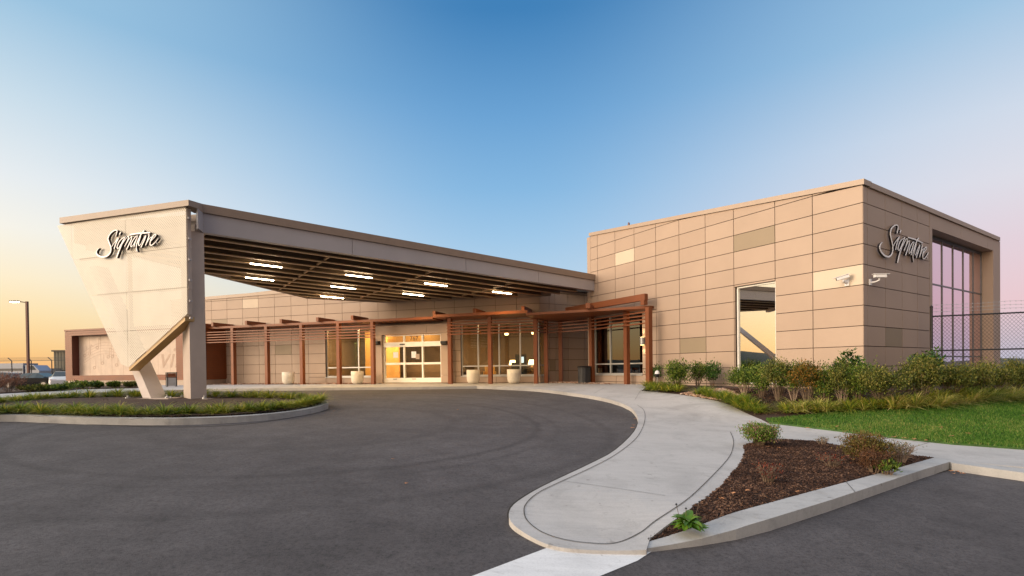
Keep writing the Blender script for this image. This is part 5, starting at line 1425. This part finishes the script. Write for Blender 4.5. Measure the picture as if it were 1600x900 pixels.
def laurel(lab, base, H, W, seed=0):
    random.seed(seed); t = thing('laurel_shrub', lab, 'shrub', base); st = MB(); lf = MB()
    for i in range(22):
        a = random.uniform(0, 6.3); rr = W/2*random.uniform(.1, .9); hh = H*random.uniform(.68, 1.04)*(1-.25*(rr/(W/2))**2)
        p0 = base+V((0, 0, -.02)); p3 = base+V((math.cos(a)*rr, math.sin(a)*rr, hh)); pm_ = p0.lerp(p3, .5)+V((math.cos(a)*.05, math.sin(a)*.05, .0))
        st.tube([p0, pm_, p3], [.014, .009, .004], 5, cap=False)
        for k in range(46):
            f = random.uniform(.35, 1.0); q = pm_.lerp(p3, max(0, (f-.35)/.65)); b = k*2.4
            d = V((math.cos(b), math.sin(b), random.uniform(.3, 1.1)))
            leaf(lf, q+d.normalized()*.012, d, .030, .150*random.uniform(.7, 1.15), V((0, 0, 1)))
    st.build('stems', 'stem', t, recalc=False); lf.build('foliage', 'L_laurel', t, recalc=False); return t
def shrub_at(px, pyb, pyt, wpx, mat, lab, name='shrub', **kw):
    b = G(px, pyb, .13); sc = math.hypot(0, b.y); H = (pyb-pyt)/770*b.y; W = wpx/770*b.y
    if name == 'laurel_shrub': return laurel(lab, b, H, W, kw.get('seed', 1))
    return shrub(name, lab, b, H, W, mat, **kw)
S_ = shrub_at
S_(1022, 601, 568, 30, 'laurel', 'thin sparse green shrub against the pergola end post', seed=11, nl=700, nst=7, ll=.075, lw=.02)
S_(1058, 607, 563, 46, 'green', 'dense green shrub right of the pergola end post', seed=12, nl=3400, ll=.07, lw=.018)
S_(1090, 604, 565, 34, 'green', 'small green shrub third from the pergola end post', seed=13, nl=1700, ll=.07, lw=.018)
S_(1113, 604, 563, 30, 'laurel', 'loose green shrub left of the tall window, last of the near wall group', seed=14, nl=1300, ll=.075, lw=.02, nst=7)
hedge = [(1163, 617, 578, 42, 'green', 'leftmost shrub of the hedge below the tall window'), (1190, 621, 566, 46, 'green', 'bushy shrub below the middle of the tall window'), (1216, 626, 568, 44, 'olive', 'shrub below the right jamb of the tall window'), (1240, 626, 567, 42, 'green', 'tall green shrub just right of the tall window'), (1262, 632, 572, 46, 'orange', 'orange tinted shrub in the middle of the hedge'), (1288, 631, 566, 46, 'green', 'deep green shrub right of the orange tinted one'), (1316, 632, 576, 44, 'olive', 'olive shrub in front of the tall laurel at the block corner'), (1342, 632, 574, 44, 'green', 'shrub below the block corner, in front of the laurel'), (1376, 636, 574, 66, 'olive', 'wide olive shrub with bare pale stems below the shaded face'), (1440, 630, 566, 62, 'olive', 'wide rounded olive shrub in front of the fence post'), (1488, 625, 573, 54, 'olive', 'olive shrub right of the fence post laurel'), (1524, 622, 570, 48, 'olive', 'olive shrub under the outer fin of the curtain wall'), (1556, 620, 569, 46, 'olive', 'olive shrub in front of the open chain link'), (1588, 618, 570, 44, 'olive', 'olive shrub at the picture edge by the fence'), (1625, 618, 568, 50, 'olive', 'olive shrub beyond the last one by the fence')]
for i, (px, b_, t_, w_, m__, lab) in enumerate(hedge):
    S_(px, b_, t_-[9, 3, 11, 5, 8, 1, 10][i % 7], w_*[1.12, .92, 1.0, 1.15][i % 4], m__, lab, seed=30+i, nl=6500 if w_ > 50 else 4600, nst=[17, 12, 20, 14, 16][i % 5], ll=.052, lw=.0145, low=[.42, .30, .45, .36, .48, .25][i % 6], stem='stem_pale' if i % 3 == 0 else 'stem')
S_(1325, 622, 549, 56, '', 'tall glossy laurel at the corner of the block', name='laurel_shrub', seed=3)
S_(1452, 614, 546, 58, '', 'glossy bright laurel at the foot of the fence post', name='laurel_shrub', seed=4)
S_(1188, 695, 660, 58, 'aster', 'leafy green and mauve flowering clump at the top of the mulch triangle', name='flowering_plant', seed=50, nl=5200, nst=30, ll=.038, lw=.010, low=.03, cat='plant')
S_(1285, 693, 681, 24, 'olive', 'tiny grey green sprig on the edge of the mulch triangle', name='flowering_plant', seed=51, nl=200, nst=12, ll=.02, lw=.004, low=.1, cat='plant', stem='stem_pale')
S_(1352, 722, 677, 72, 'rustgreen', 'rusty green mound near the far corner of the mulch triangle', name='flowering_plant', seed=52, nl=7500, nst=34, ll=.032, lw=.008, low=.02, cat='plant')
S_(1366, 737, 702, 46, 'rustbrown', 'reddish brown clump drooping over the thick kerb', name='flowering_plant', seed=55, nl=4000, nst=30, ll=.026, lw=.006, low=.02, cat='plant')
S_(1408, 721, 684, 48, 'olive', 'bare pale twiggy plant near the kerb corner', name='twiggy_plant', seed=53, nl=130, nst=34, ll=.03, lw=.008, low=.3, cat='plant', stem='stem_pale')
S_(1386, 740, 716, 34, 'green', 'low bright green plant under the pale twigs', name='leafy_plant', seed=54, nl=600, nst=10, ll=.05, lw=.012, low=.02, cat='plant')
S_(1200, 752, 722, 44, 'red', 'sparse red stemmed plant in the middle of the mulch', name='red_plant', seed=56, nl=260, nst=14, ll=.03, lw=.009, low=.1, cat='plant')
S_(1300, 728, 706, 46, 'red', 'sparse red seedling left of the rusty mound', name='red_plant', seed=57, nl=160, nst=10, ll=.03, lw=.009, low=.1, cat='plant')
# left shrubs
for i, (px, pb, pt, w_, m__, lab) in enumerate(((14, 613, 583, 52, 'brown', 'dry reddish brown grass clump in front of the silver sedan'), (-22, 615, 585, 50, 'brown', 'dry brown grass clump beyond the picture edge'), (48, 612, 604, 36, 'olive', 'low shrub in front of the black coupe door'), (74, 611, 603, 36, 'green', 'low green shrub in front of the black coupe tail'), (99, 610, 602, 34, 'green', 'low green shrub in front of the white car'), (126, 608, 596, 30, 'green', 'low green shrub at the mural wing corner'), (152, 607, 598, 16, 'green', 'small dark tuft first along the mural wing foot'), (178, 606.5, 598, 20, 'green', 'small tuft second along the mural wing foot'), (204, 606, 598, 18, 'olive', 'small tuft by the foot of the leaning leg'))):
    S_(px, pb, pt, w_, m__, lab, seed=70+i, nl=900, nst=12, ll=.16 if m__ != 'brown' else .22, lw=.03 if m__ != 'brown' else .008, low=.1)
# hosta
def hosta(px, pyb, wpx, lab):
    b = G(px, pyb, .13); t = thing('hosta_plant', lab, 'plant', b); random.seed(9); lf = MB(); R = wpx/770*b.y/2
    for i in range(46):
        a = random.uniform(0, 6.3); el_ = random.uniform(.25, 1.2); L = R*random.uniform(.75, 1.15); w = L*.17
        d = V((math.cos(a), math.sin(a), 0)); s = V((-d.y, d.x, 0)); pts = []
        for k in range(6):
            f = k/5; x = L*f*math.cos(el_*(1-f*.5)); z = L*(math.sin(el_)*f-.55*f*f); ww = w*math.sin(math.pi*min(.98, f*.93+.06))
            c_ = b+d*x+V((0, 0, max(.012, z+.02))); pts += [c_-s*ww+V((0, 0, ww*.35)), c_, c_+s*ww+V((0, 0, ww*.35))]
        fs = []
        for k in range(5): o_ = k*3; fs += [(o_, o_+1, o_+4, o_+3), (o_+1, o_+2, o_+5, o_+4)]
        lf.add(pts, fs)
    lf.build('foliage', 'L_hosta', t, recalc=False)
    sm_ = MB(); sd__ = MB()
    for dx_, hh in ((-.05, .19), (.07, .21), (.0, .15)):
        q = b+V((dx_, .05, 0)); sm_.tube([q, q+V((dx_*.8, .0, hh))], .0025, 4); sd__.lathe(q+V((dx_*.8, 0, hh)), [(.001, -.012), (.012, 0), (.001, .012)], 8)
    sm_.build('flower_stalk', 'stem', t); sd__.build('seed_head', 'dark', t)
hosta(1075, 822, 66, 'broad leaved bright green hosta at the pointed end of the mulch')
# liriope clumps
CL = []
def clump_mesh(seed, mat):
    random.seed(seed); mb = MB()
    for i in range(130):
        a = random.uniform(0, 6.283); L = random.uniform(.28, .50); el_ = random.uniform(.55, 1.45); w = random.uniform(.006, .011)
        d = V((math.cos(a), math.sin(a), 0)); s = V((-d.y, d.x, 0)); r0 = random.uniform(0, .07); prev = None; pts = []
        for k in range(5):
            f = k/4; x = r0+L*(f*math.cos(el_)+.35*f*f); z = L*(f*math.sin(el_)-.52*f*f*(1.2-el_*.35)); ww = w*(1-f*.85)
            c_ = d*x+V((0, 0, max(.01, z))); pts += [c_-s*ww, c_+s*ww]
        mb.add(pts, [(2*k, 2*k+1, 2*k+3, 2*k+2) for k in range(4)])
    me = bpy.data.meshes.new('liriope_clump'); me.from_pydata([tuple(p) for p in mb.v], [], mb.f); me.materials.append(MT[mat]); return me
CLM = [clump_mesh(100+i, 'L_blade') for i in range(6)]; CLP = [clump_mesh(200+i, 'L_blade_pale') for i in range(4)]
def clumps(path, spacing, group, lab, scale=1.0, pale=0.0, jit=.06, rows=(0,), off=.15):
    P = smooth_path([V((p.x, p.y, 0)) for p in path], 8); acc = 0; n_ = 0
    for r_ in rows:
        nxt = random.uniform(0, spacing); dist = 0
        for a, b in zip(P, P[1:]):
            seg = (b-a).length
            if seg < 1e-6: continue
            d = (b-a)/seg; s = V((-d.y, d.x, 0))
            while nxt <= dist+seg:
                q = a+d*(nxt-dist)+s*r_+V((random.uniform(-jit, jit), random.uniform(-jit, jit), 0))
                me = random.choice(CLP if random.random() < pale else CLM)
                o = bpy.data.objects.new('liriope_clump', me); COL.objects.link(o); k = scale*random.uniform(.85, 1.4)
                o.location = (q.x, q.y, h(q.x, q.y)+off-.01); o.scale = (k, k, k*random.uniform(.72, .98)); o.rotation_euler = (0, 0, random.uniform(0, 6.28))
                tag(o, lab, 'grass clump', group); nxt += spacing*random.uniform(.85, 1.15); n_ += 1
            dist += seg
    return n_
random.seed(21)
front = GP([(-60, 650.5), (0, 647), (67, 648), (135, 650), (216, 651), (287, 650.5), (371, 647), (439, 641), (480, 634), (500, 628)], .15)
inw = lambda P, k: [p+(IC-p).normalized()*k for p in P]
back_ = GP([(492, 624.5), (470, 622.3), (440, 620.5), (380, 619.8), (330, 619.2), (270, 619.5), (200, 620), (150, 621.5), (100, 623), (50, 627), (0, 631)], .15)
nc = 0
frontb = [V((p.x, p.y+.42, 0)) for p in front]
nc += clumps([V((p.x, p.y+.12, 0)) for p in front], .27, 'grass clumps along the front kerb of the island', 'arching yellow green grass clump in the front edging rows of the island', .84, rows=(0,), off=.18)
nc += clumps(frontb, .31, 'grass clumps along the front kerb of the island', 'arching yellow green grass clump in the front edging rows of the island', .84, rows=(0,), off=.18)
nc += clumps([V((p.x, p.y-.15, 0)) for p in back_], .34, 'grass clumps along the rear kerb of the island', 'arching green grass clump in the rear edging row of the island', .84, rows=(0,), off=.18)
nc += clumps([V((p.x, p.y-.6, 0)) for p in back_[1:]], .42, 'grass clumps along the rear kerb of the island', 'arching green grass clump in the rear edging row of the island', .84, rows=(0,), off=.18)
e1 = GP([(1008, 609.5), (1030, 611), (1060, 613)], .13); e1b = GP([(1010, 604.5), (1035, 606), (1062, 608)], .13)
nc += clumps(e1, .27, 'grass clumps around the end post bed', 'drooping grass clump in the small bed by the pergola end post', rows=(0,)); nc += clumps(e1b, .3, 'grass clumps around the end post bed', 'drooping grass clump in the small bed by the pergola end post')
e2 = GP([(1092, 617), (1115, 622), (1140, 629), (1166, 641), (1195, 649)], .13)
nc += clumps(e2, .25, 'grass clumps edging the curved walk', 'bright green grass clump edging the curved walk below the tall window', .95); nc += clumps([p+V((.22, .28, 0)) for p in e2], .28, 'grass clumps edging the curved walk', 'bright green grass clump edging the curved walk below the tall window', .95)
e3 = GP([(1215, 646.5), (1280, 644.5), (1340, 642.5), (1400, 639.5), (1480, 634), (1600, 626), (1680, 620)], .13)
nc += clumps(e3, .24, 'grass clumps edging the lawn', 'yellowing grass clump edging the back of the lawn', 1.1, .65); nc += clumps([p+V((.05, .30, 0)) for p in e3], .26, 'grass clumps edging the lawn', 'yellowing grass clump edging the back of the lawn', 1.15, .5)
print('clumps', nc)
# lawn blades
def lawn_blades(n):
    random.seed(77); xs = [p.x for p in LAWN]; ys = [p.y for p in LAWN]; vs = []; fs = []
    x0, x1, y0, y1 = min(xs), max(xs), min(ys), max(ys)
    while len(fs) < n:
        x = random.uniform(x0, x1); y = y0+(y1-y0)*random.random()**1.25
        if x/y > 1.15 or not inpoly(x, y, LAWN): continue
        z = h(x, y)+.155; a = random.uniform(0, 6.28); c, s = math.cos(a)*.006, math.sin(a)*.006; H = random.uniform(.025, .06)
        lx, ly = random.gauss(0, .018), random.gauss(0, .018); i = len(vs)
        vs += [(x-c, y-s, z-.005), (x+c, y+s, z-.005), (x+lx, y+ly, z+H)]; fs.append((i, i+1, i+2))
    me = bpy.data.meshes.new('lawn_grass'); me.from_pydata(vs, [], fs); me.materials.append(MT['L_lawn'])
    o = bpy.data.objects.new('lawn_grass', me); COL.objects.link(o); tag(o, 'short green mown grass between the hedge and the walk', 'grass', kind='stuff')
lawn_blades(90000)
# bark chips
MT['chip'] = leafmat('bark_chip', [(0, (.014, .007, .005)), (.45, (.040, .020, .013)), (.8, (.085, .042, .026)), (1, (.19, .11, .07))], trans=0, rough=.9)
MT['stone'] = leafmat('river_stone', [(0, (.22, .12, .08)), (.5, (.40, .25, .18)), (1, (.55, .42, .33))], trans=0, rough=.8)
def chips(name, lab, poly, n, sz, off, mat, seed, flat=.5, ok=None):
    random.seed(seed); xs = [p.x for p in poly]; ys = [p.y for p in poly]; vs = []; fs = []; tries = 0
    while len(fs) < n*6 and tries < n*30:
        tries += 1; x = random.uniform(min(xs), max(xs)); y = random.uniform(min(ys), max(ys))
        if not inpoly(x, y, poly) or (ok and not ok(x, y)): continue
        L = sz*random.uniform(.5, 1.5); W_ = L*random.uniform(.2, .5) if flat < 1 else L*random.uniform(.6, .9); T = L*.18 if flat < 1 else L*.5
        a = random.uniform(0, 6.28); tl = random.gauss(0, .35); d = V((math.cos(a)*math.cos(tl), math.sin(a)*math.cos(tl), math.sin(tl))); s = V((-math.sin(a), math.cos(a), random.gauss(0, .3))).normalized(); u = d.cross(s)
        q = V((x, y, h(x, y)+(off(x, y) if callable(off) else off))); i = len(vs)
        for dz in (0, T):
            k_ = 1 if dz == 0 else (.9 if flat < 1 else .55)
            for aa, bb in ((-1, -1), (1, -1), (1, 1), (-1, 1)): vs.append(tuple(q+d*aa*L/2*k_+s*bb*W_/2*k_+u*dz))
        fs += [(i, i+3, i+2, i+1), (i+4, i+5, i+6, i+7), (i, i+1, i+5, i+4), (i+1, i+2, i+6, i+5), (i+2, i+3, i+7, i+6), (i+3, i, i+4, i+7)]
    me = bpy.data.meshes.new(name); me.from_pydata(vs, [], fs); me.materials.append(MT[mat]); o = bpy.data.objects.new(name, me); COL.objects.link(o); tag(o, lab, 'ground cover', kind='stuff')
chips('bark_mulch', 'dark brown bark chips covering the triangular bed', MULCH, 26000, .028, lambda x, y: muo(x, y)+.008, 'chip', 5)
ring = GP([(1060, 616), (1002, 610), (1010, 600), (1080, 601), (1150, 606), (1180, 632), (1140, 630)], .13)
hb = GP([(1130, 606), (1180, 648), (1300, 645), (1600, 628), (1600, 612), (1350, 612)], .13)
chips('bark_mulch', 'dark bark chips under the hedge', hb, 9000, .045, .13, 'chip', 6)
chips('bark_mulch', 'dark bark chips in the middle of the island', ISL_IN, 9000, .045, .17, 'chip', 8)
rk = GP([(1063, 616), (1090, 620), (1150, 630), (1166, 626), (1150, 614), (1130, 608), (1085, 612)], .13)
chips('river_stones', 'small tan stones along the curved walk', rk, 1500, .055, .135, 'stone', 7, flat=1)
gr = [at(PM, uz(PM, 330, 590)[0], 0, .05), at(PM, uz(PM, 585, 590)[0], 0, .05), at(PM, uz(PM, 585, 590)[0], 0, 1.15), at(PM, uz(PM, 330, 590)[0], 0, 1.15)]
chips('river_stones', 'small tan stones strewn at the foot of the middle wing', gr, 900, .07, .13, 'stone', 9, flat=1)
gr = [at(PC, .3, 0, .05), at(PC, LC, 0, .05), at(PL, LU-.3, 0, .1), at(PL, LU-2.5, 0, .9), V((2.2, 25.6, 0))]
chips('river_stones', 'small tan stones in the recess beside the tall block', gr, 700, .07, .13, 'stone', 10, flat=1)
# fallen leaves
def fallen(lst, group, lab, mat, off, sz=.06):
    MT_ = mat; random.seed(31)
    for px, py in lst:
        p = G(px, py, off); mb = MB(); a = random.uniform(0, 6.28); n = 7; q0 = V((0, 0, .012)); ring_ = []
        for k in range(10):
            r = sz*(1 if k % 2 == 0 else .55)*random.uniform(.75, 1.15); b = a+k*.628; ring_.append(V((r*math.cos(b), r*.75*math.sin(b), .008+random.uniform(0, .022))))
        mb.add([q0]+ring_, [(0, 1+k, 1+(k+1) % 10) for k in range(10)])
        me = bpy.data.meshes.new('fallen_leaf'); me.from_pydata([tuple(v) for v in mb.v], [], mb.f); me.materials.append(MT[MT_])
        o = bpy.data.objects.new('fallen_leaf', me); COL.objects.link(o); o.location = p; tag(o, lab, 'leaf', group)
MT['dryleaf'] = simple('dry_leaf', (.42, .20, .09), .7, var=.3, scale=4)
fallen([(1358, 668), (1470, 668.5), (1486, 682), (1512, 678), (1306, 667), (1597, 650)], 'leaves on the lawn', 'dry tan leaf lying on the green lawn', 'dryleaf', .17)
fallen([(1320, 674.5), (1344, 677), (1396, 683.5), (1412, 685.5), (1427, 687), (1446, 689), (1262, 669.5)], 'leaves along the lawn edge', 'dry tan leaf on the walk at the lawn edge', 'dryleaf', .15)
fallen([(1200, 699), (1217, 701), (1324, 713), (1332, 719), (1144, 772), (1245, 770), (1168, 768), (1128, 781), (1280, 765)], 'leaves on the mulch', 'orange brown leaf lying on the dark mulch', 'dryleaf', .15, .04)
fallen([(1490, 741), (1496, 738), (1486, 737), (1503, 741)], 'leaves in the kerb corner', 'brown leaf gathered in the kerb corner', 'dryleaf', .012, .045)
fallen([(993, 655), (990, 665), (988, 669)], 'leaves in the gutter', 'brown leaf in the gutter of the drive', 'dryleaf', .012, .07)
fallen([(614, 718), (635, 757), (715, 641)], 'leaves on the asphalt', 'small tan leaf alone on the open asphalt', 'dryleaf', .012, .035)
# small flood light in the bed by the end post
p = G(1027, 603, .13)
t = thing('flood_light', 'small white and black ground flood light among the shrubs by the end post', 'flood light', p)
m_ = MB(); m_.tube([p, p+V((0, 0, .38))], .02, 8); m_.build('stake', 'galv', t)
m_ = MB(); q = p+V((0, 0, .50)); m_.lathe(q, [(.001, -.15), (.07, -.14), (.10, -.02), (.001, .02)], 14); m_.build('housing', 'dark', t)
m_ = MB(); m_.lathe(q, [(.101, -.02), (.085, .06), (.04, .11), (.001, .12)], 14); m_.build('cap', 'white', t)
# red car seen low in the curtain glass is a reflection in the photograph and is left out
